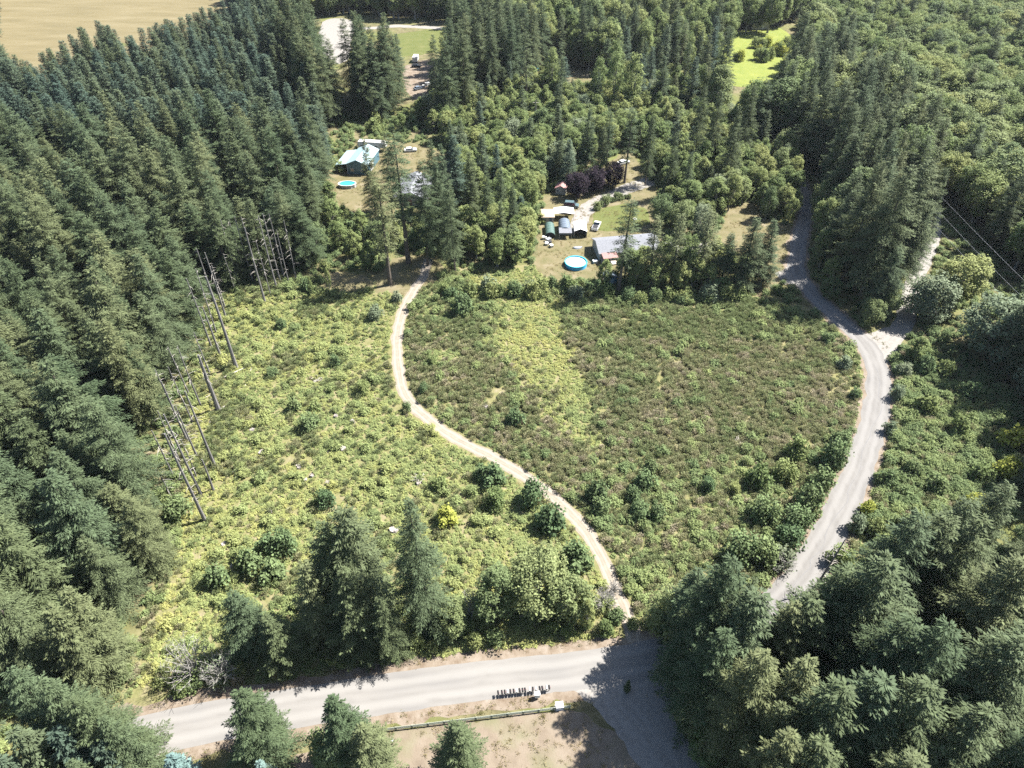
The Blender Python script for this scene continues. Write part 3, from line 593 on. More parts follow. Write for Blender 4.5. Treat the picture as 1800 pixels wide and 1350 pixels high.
P_base('open_fir', 1270, 1168, 26, 1.05, 'broad fir whose shadow falls across the road junction', g7)
for px, py, h, f, rs in [(598, 440, 10, 'alder_0', 1.1), (625, 455, 9, 'alder_2', 1.2), (640, 425, 11, 'alder_3', 1.2), (588, 408, 12, 'alder_0', 1.1), (650, 470, 8, 'alder_2', 1.2), (560, 452, 11, 'maple_1', .9), (742, 436, 10, 'alder_0', 1.1), (820, 420, 12, 'alder_3', 1.3), (838, 455, 11, 'alder_0', 1.1),
        (870, 430, 13, 'alder_1', 1.1), (900, 455, 11, 'maple_2', 1.0), (925, 425, 12, 'alder_0', 1.1), (665, 440, 10, 'maple_1', .9), (770, 425, 12, 'maple_1', .9), (585, 372, 11, 'alder_3', 1.1), (700, 432, 8, 'alder_2', 1.2), (930, 380, 13, 'alder_1', 1.0), (610, 400, 8, 'alder_2', 1.1)]:
    P_base(f, px, py, h, rs, LOOK[f]+'leafy tree in the understorey between the barn yard and the clearing', 'leafy understorey trees')
for px, py, h, f, rs in [(660, 372, 24, 'fir_0', 1.0), (690, 385, 28, 'fir_3', 1.0), (770, 372, 24, 'fir_1', 1.0), (805, 365, 24, 'blue_1', 1.2), (830, 385, 22, 'fir_2', 1.1), (785, 400, 27, 'fir_0', 1.0)]:
    P_base(f, px, py, h, rs, LOOK[f]+'fir standing close in front of the grey roof', 'firs in front of the grey roof')
for px, py, h, f, rs in [(1372, 345, 11, 'alder_0', 1.2), (1362, 325, 13, 'maple_2', 1.0), (1442, 425, 15, 'alder_1', 1.1), (1440, 470, 13, 'alder_3', 1.3), (1436, 385, 13, 'maple_2', .9), (1452, 505, 10, 'alder_0', 1.1), (1455, 525, 7, 'maple_1', .9), (1380, 370, 8, 'alder_0', 1.2), (1390, 352, 11, 'alder_3', 1.3), (1386, 332, 12, 'alder_1', 1.0), (1394, 374, 8, 'alder_2', 1.2), (1370, 300, 15, 'maple_2', 1.0), (1380, 316, 12, 'alder_0', 1.1)]:
    P_base(f, px, py, h, rs, LOOK[f]+'leafy tree overhanging the shaded upper road', 'leafy trees along the upper road')
for px, py, h, f, rs in [(1035, 195, 24, 'fir_0', 1.1), (1062, 225, 20, 'fir_2', 1.1), (985, 215, 20, 'fir_2', 1.0), (1112, 190, 26, 'spar_fir', 1.2), (1150, 205, 24, 'fir_3', .9), (1003, 245, 17, 'blue_1', 1.2), (880, 290, 20, 'fir_0', .9), (905, 325, 18, 'fir_2', 1.0), (852, 300, 22, 'fir_3', .9), (878, 355, 16, 'fir_2', 1.1),
        (1190, 235, 22, 'fir_0', .9), (1242, 150, 28, 'fir_3', .9), (1270, 160, 28, 'fir_1', .9), (1300, 190, 28, 'fir_0', 1.0), (1330, 150, 28, 'fir_1', 1.0), (1215, 270, 18, 'fir_2', 1.0), (1075, 190, 24, 'spar_fir', 1.0)]:
    P_top(f, px, py, h, rs, {'s': 'bare-stemmed', 'b': 'narrow blue-green'}.get(f[0], {'0': 'evenly tapered', '1': 'wide-shouldered', '2': 'tightly branched', '3': 'gappy'}.get(f[-1]))+' fir rising from the alder thicket by the homestead', 'firs in the alder thicket')
for px, py, h, f, rs in [(622, 180, 33, 'fir_3', 1.1), (648, 195, 36, 'fir_0', 1.1), (685, 200, 34, 'fir_1', 1.1), (572, 190, 32, 'fir_0', 1.1), (545, 215, 36, 'fir_1', 1.1), (703, 132, 18, 'blue_1', 1.1), (792, 215, 36, 'fir_0', 1.1), (818, 202, 33, 'fir_1', 1.1), (772, 195, 30, 'fir_3', 1.0), (845, 150, 30, 'fir_0', 1.0), (878, 140, 32, 'fir_1', 1.0), (925, 190, 30, 'spar_fir', 1.3), (595, 205, 30, 'fir_1', 1.0)]:
    P_base(f, px, py, h, rs, {'s': 'bare-stemmed', 'b': 'narrow blue-green'}.get(f[0], {'0': 'evenly tapered', '1': 'wide-shouldered', '3': 'gappy'}.get(f[-1]))+' tall fir in the belt between barn and far clearing', 'tall firs between barn and far clearing')
# scattered woods: outline of the zone on the ground (picture points), spacing, forms, heights, label
far = lambda px, py, z=0: at(px, py, z)
ZONES = [
 ('edge firs', [(-900, 1500), (-500, 1250), (215, 1215), (262, 1100), (300, 1000), (322, 900), (335, 800), (345, 700), (352, 640), (372, 560), (400, 505), (450, 492), (540, 478), (575, 440), (580, 330), (400, 300), (-200, 300), (-900, 700)], 8.2,
  [('fir_0', 3), ('fir_1', 3), ('fir_2', 2), ('fir_3', 2), ('fir_4', 3), ('pale_fir', 1.0), ('open_fir', .6)], (17, 33), 'grey-green fir in the dense stand beside the bare snags', 'dense fir stand beside the clearing'),
 ('blue firs', [(-900, 700), (-200, 300), (400, 300), (580, 330), (582, 280), (560, 240), (500, 120), (480, 40), (470, -40), (-200, -60), (-1000, 200)], 5.8,
  [('blue_0', 3), ('blue_1', 3), ('blue_2', 2), ('fir_2', .7)], (15, 26), 'narrow blue-green fir in the stand bordering the mown field', 'narrow firs by the mown field'),
 ('barn firs', [(500, 130), (560, 245), (590, 222), (640, 212), (720, 205), (715, 172), (650, 130), (610, 110), (560, 120)], 6.0, [('fir_0', 2), ('fir_3', 3), ('fir_1', 2)], (28, 36), 'tall dark fir in the grove behind the teal barn', 'tall firs behind the barn'),
 ('grove', [(765, 180), (850, 190), (940, 150), (960, 120), (900, 100), (780, 95), (765, 120)], 7.0, [('fir_0', 2), ('fir_1', 2), ('fir_3', 2)], (26, 33), 'tall fir in the grove beside the far dirt clearing', 'tall firs by the far dirt clearing'),
 ('alder thicket', [(720, 200), (770, 180), (850, 195), (950, 150), (1100, 150), (1260, 170), (1300, 250), (1380, 300), (1380, 385), (1290, 355), (1240, 400), (1190, 395), (1140, 300), (1100, 258), (985, 310), (950, 345), (940, 470), (860, 470), (800, 440), (820, 350), (780, 250)], 4.6,
  [('alder_0', 3), ('alder_1', 2), ('alder_2', 3), ('alder_3', 3), ('maple_2', 1), ('silver', .4), ('blue_0', .5), ('fir_2', .3)], (8, 15), 'leafy alder in the thicket around the homestead', 'alder thicket around the homestead'),
 ('spar woods', [(960, 240), (1260, 200), (1300, 120), (1050, 130), (960, 170)], 11, [('thin_alder', 2), ('fir_0', 2), ('spar_fir', 1.5), ('blue_1', 2)], (18, 26), 'slim tall tree rising above the alder thicket', 'tall trees above the alder thicket'),
 ('road firs', [(1240, 200), (1300, 250), (1390, 290), (1440, 330), (1450, 440), (1560, 460), (1600, 330), (1560, 210), (1400, 150), (1250, 150)], 7.5, [('fir_0', 3), ('fir_1', 3), ('fir_4', 2), ('alder_1', 1), ('maple_2', 1)], (24, 33), 'dark fir in the woods along the upper road', 'dark firs along the upper road'),
 ('top woods', [(470, -40), (480, 40), (560, 30), (690, 38), (860, 48), (900, 95), (960, 115), (1060, 130), (1260, 120), (1290, 60), (1340, 62), (1420, 30), (1800, 10), (2500, -10), (2500, -60), (1800, -80), (400, -80)], 6.5,
  [('fir_0', 2), ('fir_1', 2), ('fir_3', 1), ('alder_0', 3), ('alder_1', 5), ('alder_3', 3), ('maple_2', 1.5)], (14, 28), 'tall tree in the mixed woods beyond the houses', 'mixed woods beyond the houses'),
 ('alder hill', [(1300, 130), (1420, 105), (1420, 30), (1800, 10), (2500, -10), (2500, 330), (1620, 330), (1565, 205), (1400, 148)], 6.6, [('alder_1', 5), ('alder_0', 3), ('maple_2', 2), ('maple_0', 1), ('fir_0', 1.0), ('fir_1', 1.0)], (14, 22), 'leafy or dark tree on the alder slope past the upper road', 'alder slope past the upper road'),
 ('right woods', [(1620, 330), (1640, 350), (1850, 560), (1760, 640), (1790, 760), (2300, 900), (2900, 500), (2500, 330)], 6.0,
  [('fir_0', 1.2), ('fir_1', 1.2), ('alder_1', 4), ('alder_0', 3), ('maple_0', 1.5), ('silver', .5), ('maple_2', 1.5)], (14, 25), 'leafy or dark tree in the woods beyond the power lines', 'woods beyond the power lines'),
 ('south-east woods', [(1760, 760), (1800, 900), (1500, 1080), (1330, 1120), (1210, 1170), (1200, 1260), (1300, 1500), (1900, 1700), (2600, 1100), (2200, 860)], 12,
  [('fir_0', 2), ('fir_1', 2), ('fir_4', 2), ('maple_0', .5)], (22, 30), 'fir in the woods on the far side of the driveway', 'woods beyond the driveway'),
 ('corner wood', [(-700, 1700), (-500, 1330), (100, 1330), (190, 1345), (200, 1420), (60, 1600)], 6.5, [('fir_0', 2), ('blue_1', 2), ('fir_2', 2)], (16, 24), 'fir in the corner stand where the road leaves the houses', 'corner stand of firs by the road'),
]
WIDE = {'edge firs': 1.38, 'blue firs': 1.2, 'road firs': 1.25, 'south-east woods': 1.35, 'alder hill': 1.3, 'right woods': 1.25, 'barn firs': 1.15, 'grove': 1.15}
taken = np.array(EXPL)
gs = np.random.default_rng(77)
for nm, poly, sp, forms, (h0, h1), lab, grp in ZONES:
    PW = W(poly); x0, y0 = PW.min(0); x1, y1 = PW.max(0)
    x0 = max(x0, -400); x1 = min(x1, 440); y1 = min(y1, 640); y0 = max(y0, 6)
    names = [f for f, w in forms]; pr = np.array([w for f, w in forms], float); pr /= pr.sum()
    X, Y = np.meshgrid(np.arange(x0, x1, sp), np.arange(y0, y1, sp*.87)); X[1::2] += sp/2
    X = X.ravel()+gs.normal(size=X.size)*sp*.24; Y = Y.ravel()+gs.normal(size=Y.size)*sp*.24
    px, py, s_ = proj(X, Y, 12.)
    ok = inpoly(X, Y, PW) & (px > -260) & (px < 2060) & (py > -140) & (py < 1560); X = X[ok]; Y = Y[ok]
    fi = gs.choice(len(names), len(X), p=pr); fh = np.array([FORMS[f][3] for f in names])[fi]; fr = np.array([FORMS[f][4] for f in names])[fi]
    soft = np.array([f.startswith(('alder', 'maple', 'silver')) for f in names])[fi]; bl = np.array([f.startswith('blue') and h0 < 12 for f in names])[fi]
    h = gs.uniform(h0, h1, len(X))*np.where(soft, .82, 1)*np.where(bl, 1.3, 1)
    wf = np.array([WF if f in ('open_fir', 'pale_fir') or f.startswith('fir_') else 1 for f in names])[fi]
    rs = gs.uniform(.85, 1.2, len(X))*(fh/h)**.35*WIDE.get(nm, 1.1); r = fr*h/fh*rs/wf
    ok = open_ok(X, Y, h, r)
    for q in NOBASE: ok &= ~inpoly(X, Y, q)
    for L_, w_ in LINES: ok &= dist_line(X, Y, L_) > w_
    ok &= (((X[:, None]-taken[:, 0])**2+(Y[:, None]-taken[:, 1])**2) > np.maximum(2.2, .55*taken[:, 2])**2).all(1)
    for i in np.nonzero(ok)[0]:
        f = names[fi[i]]; q = (h[i]-h0)/(h1-h0)
        sz = 'shorter ' if q < .3 else ('' if q < .72 else 'taller ')
        plant(f, (float(X[i]), float(Y[i])), float(h[i]), float(rs[i]), sz+LOOK.get(f, '')+lab, grp)

# the 300 of each kind that show largest stand as single trees, the rest as one wood
def show(t):
    px, py, s_ = proj(t[2], t[3], t[4]*.7); return s_*t[4] if (-30 < px < 1830 and -30 < py < 1420) else 0
NAMES = {'fir': 'fir_tree', 'blue': 'fir_tree', 'open': 'fir_tree', 'spar': 'fir_tree', 'pale': 'fir_tree', 'spruce': 'spruce_tree', 'alder': 'alder_tree', 'maple': 'maple_tree', 'plum': 'plum_tree', 'silver': 'willow_tree', 'thin': 'alder_tree'}
for kind in ('conifer', 'broadleaf'):
    T_ = [t for t in TREES if t[0] == kind]; nexp = set(id(t) for t in TREES[:len(EXPL)])
    T_.sort(key=lambda t: -(show(t)+(1e6 if id(t) in nexp else 0)))
    for t in T_[:300]:
        _, f, x, y, h, rs, lab, grp = t; tm, cm, jm, fh, fr = FORMS[f]; s = h/fh
        nm = NAMES[f.split('_')[0]]
        if lab and grp and not (id(t) in nexp):
            lab = lab.replace('leafy or dark tree', 'conifer' if kind == 'conifer' else 'leafy tree').replace('tall tree in the mixed', 'tall conifer in the mixed' if kind == 'conifer' else 'tall leafy tree in the mixed')
            lab = lab.replace('slim tall tree', 'slim tall conifer' if kind == 'conifer' else 'slim tall alder')
            if kind == 'conifer': lab = lab.replace('leafy alder', 'young fir')
            else: lab = lab.replace('dark fir in', 'leafy tree in').replace('fir in', 'leafy tree in')
            grp = grp if (kind == 'conifer') == ('fir' in grp or 'wood' in grp) else grp
        rz = random.random()*6.28
        e = tag(link(nm, None, None, (x, y, 0), rz), lab, 'tree', grp); e.scale = (s*rs, s*rs, s)
        e.rotation_euler = (random.gauss(0, .018), random.gauss(0, .018), rz)
        link('trunk', tm, e); link('crown', cm, e)
    R = T_[300:]
    if R:
        fs = sorted(set(t[1] for t in R)); ix = {f: i for i, f in enumerate(fs)}
        P = [(t[2], t[3], 0) for t in R]; sc_ = [(t[4]/FORMS[t[1]][3]*t[5],)*2+(t[4]/FORMS[t[1]][3],) for t in R]
        rot = np.c_[gs.normal(size=(len(R), 2))*.02, gs.random(len(R))*6.28]
        stuff('conifer_forest' if kind == 'conifer' else 'leafy_woodland', [FORMS[f][2]() for f in fs], P, rot, sc_, [ix[t[1]] for t in R], gs.random(len(R)),
              'distant mass of conifers beyond the nearer trees' if kind == 'conifer' else 'distant mass of leafy trees beyond the nearer trees', 'woodland')

# ------------------------------------------------------------------ shrubs one can point at
def shrub(leaf, px, py, r, place, i=None):
    i = random.randrange(3) if i is None else i; R0 = (2.0, 1.7, 2.3)[i]; q = r/R0
    adj = {'maple': 'dark green rounded', 'alder': 'light green leafy', 'lime': 'bright yellow-green', 'willow': 'grey-green'}[leaf]
    size = 'large' if r >= 2.7 else ('small' if r < 1.9 else 'mid-sized')
    o = link('shrub', SHRUB['shrub' if leaf == 'maple' else leaf, i], None, (*at(px, py), 0), random.random()*6.28); q *= 1.12; o.scale = (q, q, q*random.uniform(1.15, 1.55))
    return tag(o, '%s %s shrub %s' % (size, adj, place), 'shrub', 'shrubs %s' % place)
tr_, rd_, lf_, rf_, bk_ = 'beside the dirt track', 'along the clearing side of the worn road', 'among the yellow-green brambles', 'on the far side of the worn road', 'in the broom thicket'
for a in [('maple', 815, 550, 2.9, tr_), ('maple', 907, 745, 2.1, bk_), ('maple', 868, 848, 2.7, tr_), ('maple', 846, 838, 1.8, tr_), ('alder', 871, 886, 2.2, tr_), ('maple', 935, 884, 2.7, tr_), ('maple', 968, 928, 3.2, tr_), ('maple', 1013, 998, 3.3, tr_),
          ('lime', 787, 920, 2.2, lf_), ('alder', 770, 858, 1.9, lf_), ('maple', 1048, 880, 2.4, bk_), ('maple', 1056, 898, 2.0, bk_), ('maple', 1133, 855, 2.3, bk_), ('maple', 1142, 828, 1.6, bk_), ('maple', 1113, 876, 1.8, bk_), ('maple', 1123, 908, 2.0, bk_), ('maple', 1155, 910, 1.8, bk_),
          ('maple', 1243, 860, 1.6, bk_), ('alder', 1290, 864, 1.4, bk_), ('alder', 1332, 852, 2.6, bk_), ('alder', 1375, 842, 2.6, bk_), ('alder', 1395, 800, 2.6, bk_), ('maple', 1340, 912, 2.8, bk_), ('maple', 1476, 780, 2.1, rd_), ('maple', 1462, 818, 2.8, rd_), ('maple', 1438, 862, 2.8, rd_),
          ('maple', 1418, 895, 3.0, rd_), ('maple', 1398, 925, 2.8, rd_), ('maple', 1385, 955, 2.6, rd_), ('maple', 1302, 980, 3.2, rd_), ('maple', 1338, 985, 2.8, rd_), ('willow', 1372, 985, 2.3, rd_), ('maple', 1452, 602, 1.7, rd_), ('willow', 1482, 645, 1.9, rd_), ('maple', 1500, 700, 1.4, rd_),
          ('willow', 660, 560, 2.1, tr_), ('maple', 540, 510, 1.8, lf_), ('maple', 496, 575, 1.6, lf_), ('maple', 546, 752, 2.2, lf_), ('maple', 575, 886, 2.0, lf_), ('maple', 388, 1024, 2.3, lf_), ('maple', 445, 1002, 2.4, lf_), ('maple', 482, 1016, 2.6, lf_), ('maple', 503, 965, 2.5, lf_), ('alder', 430, 990, 2.0, lf_), ('maple', 472, 968, 2.0, lf_),
          ('maple', 316, 908, 2.6, lf_), ('maple', 520, 720, 1.6, lf_), ('alder', 640, 690, 1.7, lf_), ('maple', 590, 640, 1.5, lf_), ('maple', 480, 660, 1.4, lf_), ('willow', 700, 530, 1.6, tr_), ('alder', 760, 640, 1.4, tr_), ('maple', 745, 690, 1.3, tr_), ('maple', 716, 722, 1.2, tr_),
          ('alder', 1622, 722, 2.7, rf_), ('maple', 1600, 832, 2.0, rf_), ('alder', 1682, 760, 2.4, rf_), ('lime', 1770, 785, 3.2, rf_), ('lime', 1765, 838, 3.0, rf_), ('lime', 1700, 905, 2.6, rf_), ('willow', 1585, 658, 1.9, rf_), ('willow', 1575, 700, 1.7, rf_), ('maple', 1622, 655, 2.4, rf_), ('alder', 1655, 660, 2.4, rf_), ('maple', 1700, 700, 2.6, rf_),
          ('willow', 1560, 760, 1.5, rf_), ('maple', 1555, 850, 1.8, rf_), ('willow', 1505, 930, 2.0, rf_), ('alder', 1540, 940, 2.2, rf_), ('maple', 1580, 930, 2.0, rf_), ('alder', 1475, 990, 2.4, rf_), ('lime', 1520, 900, 1.6, rf_), ('maple', 1640, 860, 2.2, rf_), ('alder', 1720, 840, 2.3, rf_)]:
    shrub(*a)
for k in range(22): shrub(random.choice(['alder', 'lime', 'alder']), random.uniform(1275, 1395), random.uniform(78, 108), random.uniform(1.5, 3), 'on the bright meadow beyond the woods')
bk2 = 'along the wooded back edge of the clearing'
for k in range(46):
    u = random.uniform(770, 1440); shrub(random.choice(['alder', 'maple', 'alder', 'willow', 'alder']), u, 505+18*random.random()+(12 if 1060 < u < 1350 else 0)+(u > 1350)*(u-1350)*.35, random.uniform(1.3, 2.6), bk2)
for k in range(60):      # leafy understorey where the woods meet open ground
    px, py = random.choice([(580, 300), (592, 400), (620, 430), (660, 420), (610, 470), (750, 420), (800, 410), (840, 440), (900, 450), (930, 400), (925, 440), (870, 400), (730, 225), (690, 220), (590, 260), (640, 445)])
    shrub(random.choice(['alder', 'maple', 'alder']), px+random.gauss(0, 16), py+random.gauss(0, 8), random.uniform(1.6, 3.0), 'in the understorey below the tall firs')
for k in range(26):
    q = C_main[random.randrange(8, len(C_main)-25)]; u, v, _ = proj(q[0], q[1]+random.uniform(6.0, 8.0))
    shrub(random.choice(['alder', 'maple', 'alder']), float(u), float(v), random.uniform(.9, 1.7), 'on the bank above the paved road')
for k, (px, py, hh) in enumerate([(1048, 368, 2.6), (1055, 364, 2.4), (1063, 360, 2.6), (1070, 355, 2.4), (1077, 354, 2.0), (1084, 351, 2.2), (1091, 350, 2.0), (1099, 349, 1.6), (1106, 349, 1.3)]):
    o = link('hedge_shrub', SHRUB['maple', k % 3], None, (*at(px, py), 0), k); o.scale = (hh*.32, hh*.32, hh*.42)
    tag(o, 'clipped upright evergreen in the row between drive and lawn', 'shrub', 'evergreens lining the lawn')

# bare and half-dead bushes
def bare_geo(seed, h, r, n=60):
    g = np.random.default_rng(seed); mb = MB()
    for k in range(n):
        a = g.random()*6.28; q = g.random()**.5; e = np.array([math.cos(a)*q*r, math.sin(a)*q*r, h*(1-.4*q*q)*g.uniform(.6, 1.0)])
        m = e*np.array([.35, .35, .55])+g.normal(size=3)*.08*r
        mb.tube([(0, 0, .0), tuple(m), tuple(e)], [.07, .045, .015], 4, False)
        for j in range(3):
            t = g.uniform(.5, 1); b0 = m*(1-t)+e*t; mb.tube([tuple(b0), tuple(b0+unit(g.normal(size=3)+[0, 0, .5])*.22*r)], [.03, .01], 3, False)
    return mb
def half_dead(px, py, h, r, leaf, label, nleaf=14, seed=1):
    t = thing('bare_bush', label, 'bush', at(px, py), random.random()*6)
    part('branches', bare_geo(seed, h, r), 'twig', t)
    if leaf:
        v, f = shrub_geo(seed+300, h*.85, r*.95, nleaf, 26, .3); link('foliage', mesh_arrays('foliage', v, [f], [M[leaf]]), t)
half_dead(345, 1190, 11, 4.6, 'alder', 'half-dead tree with bare grey twigs above the road bank', 26, 3)
half_dead(395, 1195, 8, 3.2, 'willow', 'smaller half-dead tree of grey twigs above the road bank', 14, 4)
half_dead(1062, 1065, 4.5, 2.6, None, 'leafless white-grey bush beside the dirt track', 0, 5)
half_dead(1078, 1042, 3.0, 1.8, None, 'small leafless grey bush beside the dirt track', 0, 6)
half_dead(1372, 1000, 4.5, 2.8, 'willow', 'grey twiggy bush beside the worn road', 8, 7)
half_dead(830, 1080, 7, 2.6, 'willow', 'grey twiggy tree between long-boughed fir and maple', 8, 8)

# ------------------------------------------------------------------ snags, logs, stumps
def snag(px, py, h, r, n=10, name='snag', label=None, seed=0, lean=(0, 0)):
    g = np.random.default_rng(900+seed); mb = MB(); rings = 6
    bx, by = g.normal(size=2)*.012*h+np.array(lean)
    c = lambda q: np.array([bx*q+.05*math.sin(5*q+seed), by*q, h*q-.1*(q == 0)])
    mb.tube([c(q) for q in np.linspace(0, 1, rings)], [r*(1-.55*q)*(1.25 if q == 0 else 1) for q in np.linspace(0, 1, rings)], 7)
    t = thing(name, label, 'dead tree', at(px, py), 0, 'bare snags at the forest edge'); part('trunk', mb, 'snag', t)
    if n:
        bb = MB()
        for k in range(n):
            q = g.uniform(.25, .98); a = g.random()*6.28; L = g.uniform(.7, 2.4)*(1.15-q*.5); d = np.array([math.cos(a), math.sin(a), g.uniform(-.35, .15)])
            p0 = c(q); bb.tube([p0, p0+d*L*.6, p0+d*L+[0, 0, -.15*L]], [.05, .035, .012], 4, False)
        part('dead_branches', bb, 'log', t)
    return t
SN = [(322, 760, 18, .2, 14), (338, 742, 16, .18, 12), (352, 712, 17, .2, 12), (318, 815, 15, .17, 12), (308, 842, 14, .2, 14), (372, 610, 20, .22, 12), (380, 585, 19, .2, 14), (388, 560, 21, .24, 14), (420, 500, 20, .2, 14), (445, 495, 20, .2, 12), (457, 500, 21, .2, 12), (500, 488, 20, .2, 12), (520, 490, 18, .18, 10), (335, 700, 15, .2, 10),
      (360, 915, 24, .34, 16), (353, 868, 22, .28, 18), (378, 819, 21, .30, 6), (376, 862, 9, .26, 0), (416, 647, 26, .42, 8), (384, 721, 16, .50, 10), (465, 530, 22, .30, 8), (486, 507, 22, .26, 14), (493, 495, 21, .24, 10), (389, 628, 15, .30, 6), (346, 838, 11, .13, 4), (476, 520, 17, .15, 12),
      (508, 500, 17, .16, 8), (345, 800, 14, .22, 8), (330, 775, 17, .26, 10), (405, 498, 18, .34, 12), (414, 512, 12, .15, 6), (300, 872, 9, .16, 10), (430, 480, 17, .20, 8), (395, 540, 13, .22, 8), (368, 655, 12, .20, 8), (370, 690, 9, .14, 5), (398, 560, 20, .26, 14)]
for k, (px, py, h, r, n) in enumerate(SN):
    d = 'short ' if h < 13 else ('tall ' if h > 20 else ''); w = 'thick ' if r > .33 else ('thin ' if r < .2 else '')
    snag(px, py, h, r, n, 'snag', d+w+('bare grey snag with broken side branches at the forest edge' if n > 8 else ('bare grey snag with few branch stubs at the forest edge' if n else 'limbless grey snag stub at the forest edge')), k)
dt = snag(1428, 1040, 13, .22, 26, 'snag', 'dead leaning tree with bare twigs over the worn road', 50, (2.6, 2.0)); dt['group'] = ''
del dt['group']
def log(a, b, r, label):
    p, q = np.array(at(*a)), np.array(at(*b)); d = q-p; L = float(np.hypot(*d)); mb = MB().tube([(0, 0, r), (L*.5, .08, r*.95), (L, 0, r*.6)], [r, r*.85, r*.5], 7)
    solo('fallen_log', mb, 'log', label, 'log', p, math.atan2(d[1], d[0]), 'fallen logs in the clearing')
log((376, 673), (447, 640), .20, 'long bleached log lying across the brambles by the snags')
log((384, 722), (417, 702), .17, 'bleached log lying at the foot of the thick leaning snag')
for k, (a, b) in enumerate([((330, 664), (352, 650)), ((396, 819), (421, 809)), ((366, 756), (373, 731)), ((402, 832), (418, 828)), ((430, 682), (445, 640)), ((480, 604), (489, 590)), ((360, 700), (380, 690)), ((404, 1000), (412, 985)), ((570, 790), (582, 800)), ((448, 742), (456, 728)), ((352, 640), (376, 634)),
                            ((340, 905), (362, 890)), ((1120, 1056), (1150, 1052)), ((385, 910), (392, 900))]):
    log(a, b, .10, 'short bleached stick of wood lying among the brambles')
for k, (px, py, r) in enumerate([(444, 757, .5), (460, 797, .6), (603, 790, .6), (526, 822, .5), (576, 850, .45), (650, 852, .5), (692, 933, .65), (394, 958, .5), (853, 716, .6), (548, 838, .4), (537, 845, .4), (620, 742, .4), (474, 900, .4), (1282, 890, .6), (735, 850, .45), (590, 733, .4)]):
    g = np.random.default_rng(k); mb = MB(); n = 10
    rr = r*(1+.18*g.normal(size=n)); 
    V = [(rr[i]*1.25*math.cos(i*.628), rr[i]*1.25*math.sin(i*.628), -.05) for i in range(n)]+[(rr[i]*math.cos(i*.628), rr[i]*math.sin(i*.628), .55+.12*g.normal()) for i in range(n)]+[(0, 0, .5)]
    mb.add(V, [(i, (i+1) % n, n+(i+1) % n, n+i) for i in range(n)]+[(n+i, n+(i+1) % n, 2*n) for i in range(n)])
    solo('stump', mb, 'stump', 'weathered grey tree stump among the clearing brush', 'stump', at(px, py), k, 'stumps in the clearing')
def slash(px, py, n, r, label, seed):
    g = np.random.default_rng(seed); mb = MB()
    for k in range(n):
        p = np.r_[g.normal(size=2)*r*.5, g.uniform(.1, .5)]; a = g.random()*3.14; L = g.uniform(.5, 1.6); d = np.array([math.cos(a), math.sin(a), g.normal()*.2])*L
        mb.tube([p-d/2, p+d/2], [.07, .04], 5)
    tag(solo('slash_pile', mb, 'log', label, 'brush pile', at(px, py)), kind=None)
slash(1290, 668, 40, 2.2, 'pile of bleached slash wood in the broom thicket', 1); slash(1300, 778, 34, 1.8, 'bleached slash wood beside the leafy shrubs', 2); slash(1352, 792, 30, 1.6, 'grey slash heap under a light green shrub', 3)
slash(1258, 650, 22, 1.6, 'thin scatter of slash wood in the broom thicket', 4); slash(560, 668, 14, 1.5, 'scatter of slash wood among the yellow-green brambles', 5); slash(735, 845, 14, 1.4, 'scatter of slash wood below the dirt track', 6)

# ------------------------------------------------------------------ low cover of the clearing and verges
gc = np.random.default_rng(5)
N0 = 210000
x = gc.uniform(-125, 165, N0); y = gc.uniform(34, 300, N0)
u, v, s_ = proj(x, y, 0.)
ok = (u > -80) & (u < 1880) & (v < 1420)
for q in PATCHES[1:]: ok &= ~inpoly(x, y, q)
for L_, w_ in ((C_main, 4.9), (C_right, 3.6), (C_branch, 2.4), (C_drive, 3.4), (C_path, 1.75)): ok &= dist_line(x, y, L_) > w_+.5*gc.random(N0)
x, y, u, v = x[ok], y[ok], u[ok], v[ok]
CLEAR = [(225, 1220), (275, 1010), (302, 900), (322, 700), (360, 555), (400, 500), (600, 480), (690, 505), (760, 480), (940, 470), (1070, 500), (1330, 515), (1480, 575), (1560, 615), (1660, 630), (1790, 700), (1830, 850), (1560, 930), (1390, 1070), (1200, 1140), (1060, 1145), (800, 1170), (400, 1235)]
inC = inpoly(u, v, CLEAR)
w1 = vnoise(x+31, y-77, 5.)-.5; w2 = vnoise(x-61, y+19, 5.)-.5; w3 = vnoise(x+7, y+5, 13.)-.5; w4 = vnoise(x-17, y+45, 13.)-.5
uu, vv = u, v; u = u+w1*45+w3*45+gc.normal(size=len(u))*14; v = v+w2*35+w4*35+gc.normal(size=len(v))*9
RBp = inpoly(u, v, [(1000, 545), (1330, 540), (1440, 600), (1515, 650), (1490, 760), (1400, 800), (1290, 800), (1150, 840), (1060, 760), (1030, 640)])
MBp = inpoly(u, v, [(730, 570), (850, 570), (900, 640), (960, 700), (1040, 770), (1060, 850), (980, 850), (880, 790), (760, 720), (720, 640)])
LSp = inpoly(u, v, [(835, 468), (930, 462), (985, 500), (1015, 590), (1050, 690), (1080, 800), (1010, 770), (930, 680), (870, 600)])
RR = (u > 1540) & inC
LFp = inpoly(uu, vv, [(240, 1220), (300, 1010), (322, 880), (340, 700), (380, 515), (690, 515), (695, 640), (740, 735), (880, 815), (1000, 905), (1060, 1000), (1090, 1120)])
RR = (uu > 1540) & inC
n1 = vnoise(x, y, 9.); n2 = vnoise(x+200, y, 3.2); n3 = vnoise(x-90, y+40, 22.)
pb = np.full(len(x), .10); pb[LFp] = .07+.35*(n1[LFp] > .76); pb[RBp] = .93-.5*(n1[RBp] > .86); pb[MBp] = .62*(n1[MBp] > .25)+.1; pb[LSp] = .01; pb[RR] = .35
low = inC & ~LFp & ~RBp & ~MBp & ~LSp & ~RR; pb[low] = .30
